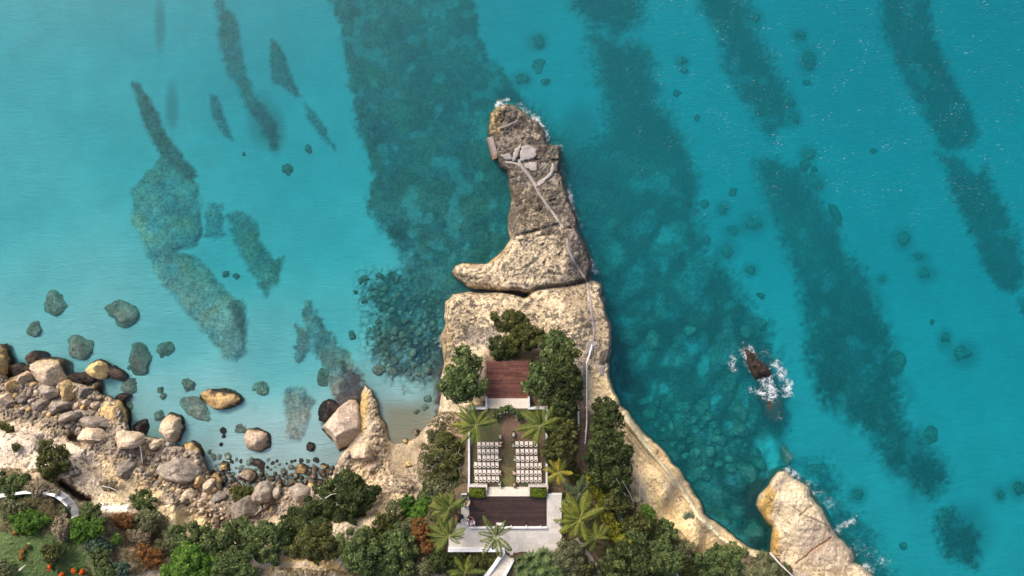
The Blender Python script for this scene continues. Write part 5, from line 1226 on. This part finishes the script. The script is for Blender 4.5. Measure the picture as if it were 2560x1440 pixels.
# ------------------------------------------------------------------ trees and shrubs
def tree(u, v, ru, rv, h, kind, label, name='tree', cat='tree', group=None, leaf=.2, cr=None, trunk=True, cover=1.1, branches=0, z0=None, rz=None, n=None, asp=.5, bm='bark', flecks=None, updir=.35):
    ru *= 1.07; rv *= 1.07; zg = z0 if z0 is not None else zs(u, v); s = px(zg+h); rx, ry = ru*s, rv*s; rr = (rx+ry)/2; rz = rz or min(h*.75, rr*.75)
    o = empty(name, P(u, v, zg+h*.6)*np.array([1, 1, 0])+np.array([0, 0, zg]), label=label, cat=cat, group=group)
    rnd = random.Random(int(u*7+v*13)); cr = cr or max(.22, rr*.185); n = n or int(10+rr*rr/(cr*cr)*2.9)
    a, f, c = foliage_np(0, 0, h-rz, rx, ry, rz, n, cr, leaf, GR[kind] if isinstance(kind, str) else kind, rnd, cover=cover, asp=asp, updir=updir); mesh_np('crown', a, f, M['leaf'], o, c)
    if trunk:
        m = MB(); k = .05+.03*rr; m.tube([(0, 0, -.3), (.05*rr, .03*rr, h*.4), (.02*rr, .06*rr, h*.75)], [k*1.3, k, k*.5], 7)
        for i in range(4):
            al = rnd.uniform(0, 6.28); m.tube([(.05*rr, .03*rr, h*.35), (math.cos(al)*rr*.4, math.sin(al)*rr*.4, h*.62), (math.cos(al+.3)*rr*.7, math.sin(al+.3)*rr*.7, h*.8)], [k*.6, k*.4, k*.15], 5)
        m.build('trunk', M['bark'], o)
    for i in range(branches):
        al = rnd.uniform(0, 6.28); r0 = rnd.uniform(.1, .5)*rr; L = rr*rnd.uniform(.35, .6); b = al+rnd.uniform(-.8, .8); x, y = math.cos(al)*r0, math.sin(al)*r0; zt = h*.98
        m = MB().tube([(x, y, zt-.6), (x+math.cos(b)*L*.5, y+math.sin(b)*L*.5, zt-.2), (x+math.cos(b+.4)*L, y+math.sin(b+.4)*L, zt-.15)], [.035, .025, .01], 5)
        m.tube([(x+math.cos(b)*L*.5, y+math.sin(b)*L*.5, zt-.2), (x+math.cos(b-.6)*L*.9, y+math.sin(b-.6)*L*.9, zt-.2)], [.02, .008], 4); m.build('bare_branch', M['greywood'], o)
    return o
TG = 'broadleaf trees around the ceremony lawn'
tree(1161,937,53,72,5,'mid','leafy green tree left of the red-brown deck',leaf=.17,group=TG,branches=2,cover=1.0)
tree(1272,803,45,28,3,'olive','olive shrubby tree standing out on the pale rock above the deck',leaf=.12,group=TG,branches=1)
tree(1318,845,55,34,3.5,'olive','olive shrubby tree between the rock and the dark trees above the deck',leaf=.12,group=TG)
tree(1262,868,42,28,2,'dark','dark low bush at the upper edge of the red-brown deck',leaf=.12,group=TG)
tree(1390,868,44,38,5,'mid','green tree at the top right of the deck grove',leaf=.17,group=TG)
tree(1352,945,38,53,5,'mid','green tree pressing against the right side of the red-brown deck',leaf=.18,group=TG)
tree(1406,930,46,56,5.5,'dark','dark dense tree between the deck grove and the timber steps',leaf=.18,group=TG,branches=1)
tree(1405,1008,42,40,4.5,'dark','dark tree below the dense one left of the brown path',leaf=.18,group=TG,branches=2)
tree(1403,1068,42,36,4,'olive','olive green tree right of the lawn beside the upper palm',leaf=.17,group=TG)
tree(1398,1118,42,36,4,'olive','olive green tree right of the middle rows of chairs',leaf=.17,group=TG)
tree(1514,1042,38,48,4,'dark','dark tree with small leaves right of the brown path near the cliff',leaf=.17,group=TG)
tree(1515,1115,52,58,4.5,'dark','broad dark tree on the cliff garden right of the chairs',leaf=.22,group=TG)
tree(1538,1180,38,52,4,'dark','dark tree at the cliff edge above the leaning dead stems',leaf=.2,group=TG)
tree(1500,1175,36,34,3.5,'dark','dark tree below the broad one beside the brown path',leaf=.18,group=TG)
tree(1115,1150,58,58,3,'olive','sparse olive tree with bare grey branches left of the lawn wall',leaf=.13,group=TG,branches=9,cover=.42)
tree(1105,1215,45,30,2,'sage','sparse grey-green bush below the olive tree left of the planter',name='bush',cat='bush',leaf=.13,cover=.35,branches=2)
TB = 'trees and bushes on the lower left slope'
tree(868,1238,84,54,5,'dark','dark olive tree right behind the small beach rocks',leaf=.17,group=TB,branches=1)
tree(800,1295,80,55,5,'dark','dark tree below the wide grey shore boulder',leaf=.17,group=TB,branches=3)
tree(795,1355,70,45,4,'olive','olive tree above the bare ochre sand at the bottom',leaf=.16,group=TB)
tree(905,1365,50,58,5,'mid','rounded bright tree right of the bare ochre sand',leaf=.14,group=TB)
tree(985,1380,60,62,4.5,'mid','bushy tree right of the rounded bright one at the bottom',leaf=.15,group=TB)
tree(505,1350,72,52,5,'mid','leftmost tree of the big green clump at the bottom',leaf=.16,group=TB)
tree(590,1345,60,48,5,'mid','second tree of the big green clump from the left',leaf=.16,group=TB)
tree(668,1345,62,50,5,'mid','rightmost tree of the big green clump beside the dark trees',leaf=.16,group=TB)
tree(480,1410,70,50,5,'bright','yellow-green tree at the bottom left of the big green clump',leaf=.17,group=TB)
tree(575,1412,75,50,5,'mid','tree at the bottom middle of the big green clump',leaf=.17,group=TB)
tree(725,1330,38,36,3,'dark','small dark tree between the big green clump and the dark trees',leaf=.15,group=TB)
tree(604,1235,28,25,1.6,'olive','round green shore bush growing alone among the boulders',name='bush',cat='bush',leaf=.11)
tree(1020,1264,23,28,2,[(.015,.05,.008),(.03,.09,.012),(.07,.14,.02)],'small rich green round bush left of the terrace palms',name='bush',cat='bush',leaf=.1)
tree(990,1280,28,28,1.6,'sage','grey-green bush left of the rich green round one',name='bush',cat='bush',leaf=.12)
tree(1055,1275,22,30,1.6,'bright','light green bush right of the rich green round one',name='bush',cat='bush',leaf=.12)
tree(1040,1298,16,16,1.3,'bright','small light green bush above the orange shrub',name='bush',cat='bush',leaf=.11)
tree(1052,1325,24,30,1.4,'rust','orange flowering shrub left of the terrace palms',name='bush',cat='bush',leaf=.1,cover=.8)
tree(1072,1365,20,18,1.1,'rust','small orange patch of shrub below the flowering orange one',name='bush',cat='bush',leaf=.1,cover=.5)
tree(955,1310,26,26,1.6,'olive','thin olive bush on the slope below the pale rock ridge',name='bush',cat='bush',leaf=.12,cover=.6)
tree(1575,1402,68,52,4,'dark','wide dark glossy tree at the bottom right of the garden',leaf=.26,group=TG)
tree(1660,1405,48,40,3,'mid','green tree between the dark glossy one and the cliff agaves',leaf=.15,group=TG,cover=.9)
tree(1600,1310,36,30,2.4,'olive','olive bush on the slope above the dark glossy tree',name='bush',cat='bush',leaf=.14,cover=.8)
tree(1655,1325,34,28,2.4,'mid','green bush close to the sandy cliff top',name='bush',cat='bush',leaf=.14,cover=.8)
tree(1617,1282,18,22,2.,'bright','fresh green bush at the sandy cliff edge below the dead stems',name='bush',cat='bush',leaf=.12)
tree(1700,1375,36,26,1.6,'sage','thin grey bush beside the agaves on the cliff',name='bush',cat='bush',leaf=.12,cover=.5)
tree(1806,1400,60,44,3,'mid','round green tree on the lower right cliff',leaf=.15,group=TG)
tree(1925,1425,62,34,2.6,'sage','sage green tree at the foot of the big sea rock crossed by a dead trunk',leaf=.14,group=TG,branches=2)
tree(1545,1250,34,34,2.4,'olive','olive bush right of the yellow croton row',name='bush',cat='bush',leaf=.15)
tree(1420,1395,44,44,2.2,'sage','grey-green bush right of the fan-leaved clump',name='bush',cat='bush',leaf=.12,cover=.7)
tree(1455,1420,30,28,1.8,'olive','olive bush left of the gravel path',name='bush',cat='bush',leaf=.12,cover=.7)
tree(1195,1405,50,22,1.,'olive','dark green ground hedge below the white terrace wall',name='bush',cat='bush',leaf=.13)
CR = [(1478,1195),(1486,1218),(1496,1236),(1510,1250),(1506,1272),(1520,1290),(1530,1312),(1536,1332),(1552,1350),(1572,1362)]
WN = ['topmost', 'second', 'third', 'fourth', 'fifth', 'sixth', 'seventh', 'eighth', 'ninth', 'lowest']
for k, (u, v) in enumerate(CR): tree(u, v, 15, 15, 1.6, 'yellow', f'yellow-green croton bush, {WN[k]} in the row winding down right of the palms', name='croton_bush', cat='bush', group='croton bushes in a winding row', leaf=.14, trunk=False)
TL = 'bushes of the lower left garden and slope'
for (u, v, a, b, h, k, lab, cv) in (
 (130,1150,40,46,2.2,'olive','bush with green leaves on the bright dirt slope at the left',.8),
 (38,1212,42,32,2,'mid','spiky green bush above the curved white wall',.9),
 (96,1222,30,20,1.,'dry','dry straw-coloured grass tuft above the curved white wall',.7),
 (125,1230,22,12,.8,'dry','small dry grass tuft at the top of the curved white wall',.6),
 (32,1272,36,24,1.6,'sage','grey-green bush under the left end of the curved white wall',.9),
 (68,1305,46,28,1.8,'bright','bright green feathery bush in the lower left garden',1.),
 (206,1322,28,32,2.2,'bright','clipped round green bush touching the end of the curved wall',1.3),
 (228,1290,34,32,2,'mid','loose green bush above the clipped round one',.9),
 (243,1318,20,24,2,'bright','light green bush right of the clipped round one',1.2),
 (245,1362,30,20,1.6,'blue','blue-green low hedge at the garden edge',1.1),
 (255,1388,24,26,2,'mid','round hedge bush below the blue-green one',1.3),
 (268,1425,26,26,2,'mid','round hedge bush at the bottom photo edge',1.3),
 (290,1348,12,12,.9,'bright','small bright green ball bush on the rusty slope',1.1),
 (300,1425,26,22,1.4,'blue','silvery blue bush at the bottom edge right of the hedges',.9),
 (162,1280,16,18,1.2,'sage','pale grey-green bush inside the curve of the white wall',.9),
 (150,1320,24,30,1.2,'dry','brownish flowering bush inside the curved wall',.7),
 (130,1385,24,26,1.1,'olive','yellow-flowered bush in the lawn at the lower left',.8),
 (362,1258,34,32,2.2,'mid','green bush on the slope right of the bright ledge',1.),
 (372,1300,32,28,1.8,'sage','grey-green bush below the green one on the slope',.9),
 (345,1345,30,22,1.,'dry','dry straw grass patch right of the small ball bush',.6),
 (370,1395,40,32,1.1,'rust','rusty brown bush on the slope left of the green clump',.6),
 (420,1365,36,30,1.4,'sage','dry bush at the left foot of the green clump',.6),
 (270,1212,20,13,.9,'dry','dry grey-green tuft with a dead stick on the crumbling slope',.8),
 (310,1300,32,20,.8,'rust','rusty red low shrub below the bright ledge',.5),
 (12,1065,10,10,.7,'olive','upper small green tuft on the bright dirt at the left edge',1.),
 (26,1075,9,9,.7,'olive','middle small green tuft on the bright dirt at the left edge',1.),
 (43,1117,9,9,.6,'olive','lower small green tuft on the bright dirt at the left edge',1.),
 (760,1440,60,14,.6,'dry','straw-coloured scrub at the bottom edge on the bare ochre sand',.5),
 (8,1425,26,26,1.6,'sage','grey-green bush in the very lower left corner',.9)):
    tree(u, v, a, b, h, k, lab, name='bush', cat='bush', group=TL, leaf=.11, trunk=False, cover=cv)
for (u, v, a, b, h, k, lab) in (
 (1652,1372,34,24,1.8,'mid','green bush between the glossy dark tree and the thin grey bush'),
 (1560,1322,26,24,1.6,'olive','olive bush just right of the seventh croton'),
 (1532,1215,26,26,1.6,'mid','green bush under the cliff edge trees near the top of the croton row'),
 (1700,1415,36,26,1.8,'olive','olive bush left of the round lower right tree'),
 (1755,1440,34,20,1.6,'mid','green bush at the bottom edge below the cliff agaves'),
 (1590,1345,26,22,1.6,'mid','mid green bush above the glossy dark tree'),
 (1430,1175,18,24,1.2,'olive','small olive bush right of the small yellow-green palm'),
 (1375,1140,16,20,1.2,'mid','small green bush tucked against the right lawn wall'),
 (1088,1205,28,26,1.4,'olive','olive bush under the sparse tree left of the planter'),
 (1072,1245,26,24,1.3,'mid','green bush above the left terrace palms'),
 (1100,1400,30,28,1.5,'dark','dark bush left of the end of the white terrace wall'),
 (1060,1420,28,22,1.4,'sage','grey-green bush at the bottom left of the lowest palm'),
 (1150,1400,30,20,1.3,'dark','dark bush between the white wall and the lowest palm'),
 (745,1372,30,20,1.6,'olive','olive bush above the bare ochre sand on its left'),
 (930,1425,36,24,1.8,'mid','green bush at the bottom edge right of the ochre sand'),
 (960,1345,24,22,1.6,'olive','olive bush between the two bright trees'),
 (1015,1325,24,22,1.4,'sage','grey-green bush left of the orange shrub'),
 (1118,1105,26,24,1.3,'olive','olive bush left of the lawn wall under the upper palm'),
 (1085,1090,18,16,1.,'sage','small grey-green bush on the slope above the sparse olive tree'),
 (440,1335,22,18,1.2,'mid','small green bush at the upper left foot of the green clump')):
    tree(u, v, a, b, h, k, lab, name='bush', cat='bush', group='filling bushes of the garden', leaf=.14, trunk=False, cover=1.)
# orange flower spikes, bromeliads
def flowers(u, v, ru, rv, label, cols, h=1.1, name='flowering_plant', cat='flowers'):
    z = zs(u, v); o = empty(name, P(u, v, z), label=label, cat=cat); s = px(z)
    a, f, c = foliage_np(0, 0, .1, ru*s, rv*s, h*.6, 8, .2, .1, GR['mid'], random.Random(u), cover=.8); mesh_np('leaves', a, f, M['leaf'], o, c)
    a, f, c = foliage_np(0, 0, h*.4, ru*s*.8, rv*s*.8, h*.6, 9, .14, .07, cols, random.Random(v), cover=1.1, asp=.8, spread=.1); mesh_np('blossoms', a, f, M['flower'], o, c)
OR = [(.5,.06,.01),(.75,.13,.02),(.8,.2,.03)]; BRN = [(.2,.07,.02),(.35,.14,.03),(.4,.22,.06)]
for (u, v, a, b, lab) in ((137,1412,5,10,'left orange flower spike at the bottom left of the lawn'),(165,1432,6,7,'small orange flowers at the bottom edge of the lawn'),(197,1420,8,7,'orange flowers left part of the bottom flower bed'),(216,1422,8,10,'orange flowers right part of the bottom flower bed'),(222,1437,6,5,'orange flowers touching the bottom edge')): flowers(u, v, a, b, lab, OR)
for (u, v, lab) in ((44,1330,'left one of two brown-red bromeliads on the lawn'),(62,1330,'right one of two brown-red bromeliads on the lawn'),(71,1366,'upper one of three brown-red bromeliads low on the lawn'),(60,1378,'middle one of three brown-red bromeliads low on the lawn'),(58,1392,'lowest one of three brown-red bromeliads low on the lawn')): flowers(u, v, 5, 5, lab, BRN, .5, 'bromeliad', 'plant')
# spiky rosette plants (agave / pandanus / fan clump)
def rosette(u, v, r, n, cols, label, h=.5, up=.5, name='agave', w=.09, z0=None, group=None):
    z = zs(u, v) if z0 is None else z0; o = empty(name, P(u, v, z), label=label, cat='plant', group=group); s = r*px(z+h); rnd = random.Random(int(u*3+v)); V_, F_, C_ = [], [], []
    cols = np.array(cols)
    for i in range(n):
        a = 6.283*i/n*2.4+rnd.uniform(-.2, .2); el = rnd.uniform(.15, 1.)*up; L = s*rnd.uniform(.75, 1.1); d = np.array([math.cos(a), math.sin(a), 0]); t = np.array([-d[1], d[0], 0])*w*s
        p0 = np.array([0, 0, h*.6]); p1 = p0+d*L*.55+np.array([0, 0, L*.5*el]); p2 = p0+d*L+np.array([0, 0, L*(.6*el-.25)]); k = len(V_)
        V_ += [p0-t*.6, p0+t*.6, p1+t, p1-t, p2]; c = cols[0]+(cols[-1]-cols[0])*rnd.random(); C_ += [c]*5; F_ += [(k, k+1, k+2, k+3), (k+3, k+2, k+4, k+4)]
    me = [f if f[2] != f[3] else f[:3] for f in F_]
    m = MB(); m.add(V_, me); oo = m.build('leaves', M['leaf'], o); at = oo.data.attributes.new('Col', 'FLOAT_COLOR', 'POINT'); at.data.foreach_set('color', np.hstack([np.array(C_), np.ones((len(C_), 1))]).astype(np.float32).ravel())
    MB().tube([(0, 0, -.2), (0, 0, h*.6)], .06, 6).build('stem', M['bark'], o)
AG = [(.06,.09,.06),(.16,.2,.13)]; AD = [(.2,.17,.09),(.36,.3,.2)]
for (u, v, r, lab, c) in ((1735,1268,20,'grey-green agave on the cliff above the round lower right tree',AG),(1738,1402,24,'grey-green agave left of the round lower right tree',AG),(1655,1342,22,'dark agave on the cliff top',AG),(1585,1240,24,'dried palm-like rosette below the dark cliff trees',AD),(1600,1268,22,'straw-coloured dry rosette at the cliff edge',AD),(1622,1360,18,'green agave left of the cliff shrubs',AG),(1262,873,14,'upright yucca above the red-brown deck',[(.08,.1,.03),(.2,.22,.07)]),(1290,880,14,'second yucca above the red-brown deck',[(.08,.1,.03),(.2,.22,.07)]),(1555,1290,16,'small agave beside the croton row',AG)):
    if (u, v) == (1735, 1268): u, v = 1720, 1290
    rosette(u, v, r, 34, c, lab, h=.7)
FG = [(.04,.09,.03),(.15,.2,.07)]
FC = [(1305,1412,26),(1328,1388,26),(1358,1378,26),(1345,1405,28),(1378,1398,26),(1365,1425,28),(1325,1432,28),(1388,1425,22),(1300,1390,14)]
LB = ['left', 'upper left', 'top', 'central', 'right', 'lower right', 'lower left', 'outer right', 'small outer left']
for k, (u, v, r) in enumerate(FC): rosette(u, v, r, 130, FG if k % 2 else [(.06,.1,.035),(.17,.2,.08)], f'{LB[k]} rosette of the fan-leaved clump at the bottom of the terrace', h=1.9, up=1.5, name='fan_plant', w=.055, z0=9.8, group='fan-leaved clump')
# leaning dead stems, drift wood
def sticks(name, paths, label, mat='driftwood', cat='branch'):
    o = empty(name, P(*paths[0][0][0]), label=label, cat=cat)
    for pts, r in paths: MB().tube([P(*p)-np.array(o.location) for p in pts], list(np.linspace(r, r*.35, len(pts))), 6).build('branch', M[mat], o)
    return o
sticks('dead_flower_stalk', [([(1580,1268,9.8),(1562,1235,11.5),(1540,1195,13)], .06)], 'long leaning dry stalk left of its twin at the cliff garden', cat='stalk')
sticks('dead_flower_stalk', [([(1585,1262,9.8),(1575,1235,11.5),(1558,1205,13)], .05)], 'shorter leaning dry stalk right beside the long one', cat='stalk')
sticks('dead_flower_stalk', [([(1599,1262,9),(1600,1220,11),(1601,1165,13)], .05)], 'upright dry stalk at the sandy cliff edge', cat='stalk')
z1 = zs(353, 1130)
sticks('driftwood_log', [([(350,1114,z1+1.2),(353,1130,z1+1.),(356,1156,z1+.9)], .12)], 'short bleached white log on the boulders of the left shore', cat='log')
z1 = zs(535, 1255)+.9
sticks('dead_branch', [([(543,1284,z1-.3),(537,1264,z1),(534,1247,z1+.3),(535,1236,z1+.4)], .07), ([(532,1270,z1-.2),(534,1247,z1+.3)], .04), ([(524,1256,z1),(534,1244,z1+.3),(543,1240,z1+.2)], .04)], 'forked white dead branch on the crumbling slope')
z1 = zs(270, 1220)+.5
sticks('dead_branch', [([(254,1215,z1+.3),(275,1219,z1+.2),(293,1227,z1),(312,1246,z1-.2)], .08)], 'bent grey dead branch beside a dry tuft on the slope')
sticks('dead_branch', [([(820,1340-75,8),(806,1250,8.5),(792,1236,8.5)], .06), ([(806,1250,8.5),(828,1236,8.6),(842,1234,8.5)], .05), ([(806,1250,8.5),(807,1275,8)], .06)], 'bare forked grey branch above the dark tree crown')
sticks('fallen_trunk', [([(1925,1382,9.2),(1950,1410,9.6),(1990,1448,10)], .13)], 'fallen grey trunk lying over the sage green tree at the bottom right', cat='trunk')
sticks('dead_branch', [([(650,1275,3.5),(640,1285,3.3),(625,1295,3.2)], .05), ([(652,1265,3.5),(650,1275,3.5)], .04), ([(748,1251,3.4),(758,1256,3.2),(755,1262,3.2)], .05)], 'thin pale driftwood sticks below the grey shore boulders')
sticks('white_stick', [([(48,1426,11),(64,1412,11)], .1)], 'short white stick lying on the lower left lawn', cat='stick')

# low ground cover
def cover(name, polys, cols, label, seed, leaf=.1):
    rnd = random.Random(seed); P_, C_ = [], []; cols = np.array(cols)
    for poly, n in polys:
        p = np.array(poly, float); a, b = p.min(0), p.max(0); rs = np.random.RandomState(seed); u = rs.uniform(a[0], b[0], n*3); v = rs.uniform(a[1], b[1], n*3)
        k = (sdf(poly, u, v)+8*fbm(u, v, 30, 2, 5) > 0) & (fbm(u, v, 22, 3, seed) > -.12); u, v = u[k][:n], v[k][:n]; z = Zat(u, v)+.06+.25*rs.rand(len(u))
        s = (H-z)/F; P_.append(np.stack([(u-1280)*s, (720-v)*s, z], 1)); t = np.clip(rs.rand(len(u))*.6+.4*(fbm(u, v, 40, 3, seed+2)*.5+.5), 0, .999)*(len(cols)-1); i = t.astype(int); C_.append(cols[i]*(1-(t-i))[:, None]+cols[i+1]*(t-i)[:, None])
    p = np.vstack(P_); c = np.vstack(C_); k = len(p); n_ = rs_.normal(size=(k, 3))*.5+np.array([0, 0, 1]); n_ /= np.linalg.norm(n_, axis=1)[:, None]; r_ = rs_.normal(size=(k, 3)); a = np.cross(n_, r_); a /= np.linalg.norm(a, axis=1)[:, None]; b = np.cross(n_, a)
    s = leaf*(.6+rs_.rand(k))[:, None]; v = np.stack([p-a*s, p-b*s*.45, p+a*s, p+b*s*.45], 1).reshape(-1, 3)
    return tag(mesh_np(name, v, np.arange(len(v)).reshape(-1, 4), M['leaf'], col=np.repeat(c, 4, 0)), label, 'ground cover', kind='stuff')
cover('undergrowth', [([(950,1290),(1090,1240),(1130,1215),(1140,1300),(1110,1370),(1110,1440),(1020,1440),(930,1400)], 20000), ([(1090,1380),(1240,1382),(1205,1440),(1090,1440)], 10000), ([(1400,1200),(1470,1180),(1600,1240),(1660,1330),(1760,1400),(1740,1440),(1400,1440),(1408,1330)], 34000), ([(1370,1020),(1450,1020),(1445,1140),(1372,1140)], 3000), ([(1080,1030),(1165,1030),(1165,1210),(1060,1230),(1040,1180)], 3500)],
      [(.03,.04,.014),(.06,.075,.025),(.13,.11,.06),(.07,.1,.03)], 'mixed brown and green undergrowth between the garden bushes', 3, .09)
cover('dry_scrub', [([(250,1290),(420,1290),(450,1440),(270,1440)], 7000), ([(0,1170),(130,1170),(160,1235),(0,1230)], 2500), ([(0,1240),(160,1250),(190,1330),(0,1330)], 5000), ([(630,1420),(900,1425),(890,1440),(640,1440)], 1200)],
      [(.11,.07,.035),(.2,.15,.09),(.12,.12,.05),(.26,.2,.12)], 'dry brown scrub on the lower left slope', 8, .08)

# ------------------------------------------------------------------ equipment and people
eq = empty('equipment_table', P(1160, 1249, ZT), label='table under a navy cloth with equipment left of the dark deck', cat='table')
MB().box((0, 0, .38), (.5, 1.1, .74)).build('cloth', M['navy'], eq); MB().box((-.05, .2, .8), (.34, .4, .12)).build('mixer', M['black'], eq); MB().box((.08, -.35, .79), (.2, .2, .08)).build('box', M['whitecloth'], eq)
def gadget(u, v, w, d, h, label, name, cat, mat='black', tilt=0):
    o = empty(name, P(u, v, ZT), math.radians(tilt), label=label, cat=cat)
    MB().box((0, 0, h*.5), (w, d, h*.94)).build('body', M[mat], o)
    for s in (-1, 1): MB().tube([(s*w*.55, -d*.5, .02), (0, 0, h*1.06), (s*w*.55, d*.6, .02)], .02, 4).build('stand', M['black'], o)
gadget(1151,1288,.3,.35,.9,'black speaker box under the leaves of the left terrace palm','speaker','speaker')
gadget(1156.5,1290,.18,.3,.5,'small black case on the paving left of the person in black','case','case',tilt=20)
gadget(1146,1303,.3,.2,.3,'black tangle of stands at the left terrace corner','music_stand','stand',tilt=-30)
gadget(1169,1306.5,.2,.28,.35,'little white and blue box on the paving beside the dark deck','box','box','whitecloth')
gadget(1169.5,1234,.15,.25,.9,'dark upright speaker beside the left planter','speaker','speaker')
pt = empty('plant_pot', P(1141, 1296, 9.9), label='reddish terracotta pot at the left edge of the terrace', cat='pot')
MB().tube([(0, 0, 0), (0, 0, .3), (0, 0, .4)], [.14, .2, .22], 12).build('pot', M['terracotta'], pt)
def skin(name, verts, edges, radii, mat, parent, lvl=1):
    me = bpy.data.meshes.new(name); me.from_pydata(verts, edges, []); me.materials.append(mat); o = bpy.data.objects.new(name, me); COL.objects.link(o); o.parent = parent
    sm_ = o.modifiers.new('skin', 'SKIN'); sm_.use_smooth_shade = True
    for i, r in enumerate(radii): me.skin_vertices[0].data[i].radius = (r, r) if not isinstance(r, tuple) else r
    me.skin_vertices[0].data[0].use_root = True
    ss = o.modifiers.new('sub', 'SUBSURF'); ss.levels = lvl; ss.render_levels = lvl; return o
def person(u, v, rz, label, top, legs, pose='stand', z=ZT):
    o = empty('person', P(u, v, z), math.radians(rz), label=label, cat='person'); lo = {'stand': 0, 'crouch': -.42, 'sit': -.40}[pose]
    hip = .92+lo; sh = 1.42+lo; lean = .12 if pose != 'stand' else .02; f = .28 if pose != 'stand' else .0
    # y+ is forward
    ar = [(.2, .0, sh-.03), (.27, .06+f*.3, sh-.28), (.2, .28+f*.4, sh-.36)]
    V_ = [(0, 0, hip), (0, lean*.5, (hip+sh)/2), (0, lean, sh-.02), (0, lean+.02, sh+.08), (0, lean+.04, sh+.18), (0, lean+.05, sh+.27),
          (.1, 0, hip-.04), (.12, f+.02, hip*.55 if pose == 'stand' else hip+.02), (.12, .0 if pose == 'stand' else f*.9, .08), (.12, .14 if pose == 'stand' else f+.14, .04),
          (-.1, 0, hip-.04), (-.12, f+.02, hip*.55 if pose == 'stand' else hip+.02), (-.12, .0 if pose == 'stand' else f*.9, .08), (-.12, .14 if pose == 'stand' else f+.14, .04)]
    E = [(0, 1), (1, 2), (2, 3), (3, 4), (4, 5), (0, 6), (6, 7), (7, 8), (8, 9), (0, 10), (10, 11), (11, 12), (12, 13)]; Rr = [.13, .12, .13, .055, .09, .08, .09, .065, .045, .035, .09, .065, .045, .035]
    for s in (1, -1):
        n = len(V_); V_ += [(s*x, y+lean, zz) for x, y, zz in ar]+[(s*.17, ar[2][1]+lean+.08, ar[2][2])]; E += [(2, n), (n, n+1), (n+1, n+2), (n+2, n+3)]; Rr += [.06, .045, .032, .025]
        for k in range(4):
            n2 = len(V_); V_ += [(s*(.14+k*.022), ar[2][1]+lean+.16, ar[2][2]-.01)]; E.append((n+3, n2)); Rr.append(.009)
        n2 = len(V_); V_.append((s*.13, ar[2][1]+lean+.09, ar[2][2]+.01)); E.append((n+2, n2)); Rr.append(.011)
    skin('body', V_, E, Rr, M['skin'], o)
    k = 14+0; skin('top', [V_[0], V_[1], V_[2]]+[(s*x*1.02, y+lean, zz) for s in (1, -1) for x, y, zz in ar[:2]], [(0, 1), (1, 2), (2, 3), (3, 4), (2, 5), (5, 6)], [.16, .15, .16, .085, .06, .085, .06], M[top], o)
    skin('trousers', [V_[0], V_[6], V_[7], V_[8], V_[10], V_[11], V_[12]], [(0, 1), (1, 2), (2, 3), (0, 4), (4, 5), (5, 6)], [.15, .11, .085, .07, .11, .085, .07], M[legs], o)
    skin('hair', [(0, lean+.0, sh+.27), (0, lean-.03, sh+.2), (0, lean-.05, sh+.12)], [(0, 1), (1, 2)], [.095, .1, .05], M['hair'], o)
    for s in (1, -1):
        e = bpy.data.objects.new('eye', EYE); COL.objects.link(e); e.parent = o; e.location = (s*.033, lean+.125, sh+.22)
    return o
_e = MB().tube([(0, 0, 0), (0, .006, 0)], .01, 6).build('eye', M['black']); EYE = _e.data; bpy.data.objects.remove(_e)
person(1174,1253,70,'person in dusty pink standing between the navy table and the dark deck','pinkcloth','pinkcloth')
person(1172.5,1290,-90,'person in black with bent arms at the left edge of the dark deck','blackcloth','blackcloth')
person(1183.5,1306,20,'person in white and lilac clothes crouching on the lower left corner of the dark deck','lilac','lilac','crouch')
person(1398,1302,90,'person in white top and dark trousers under the yellow palm leaf','whitecloth','blackcloth')
print('objects', len(bpy.data.objects), 'tris', sum(len(o.data.polygons)*2 for o in bpy.data.objects if o.type == 'MESH' and o.data.users == 1))
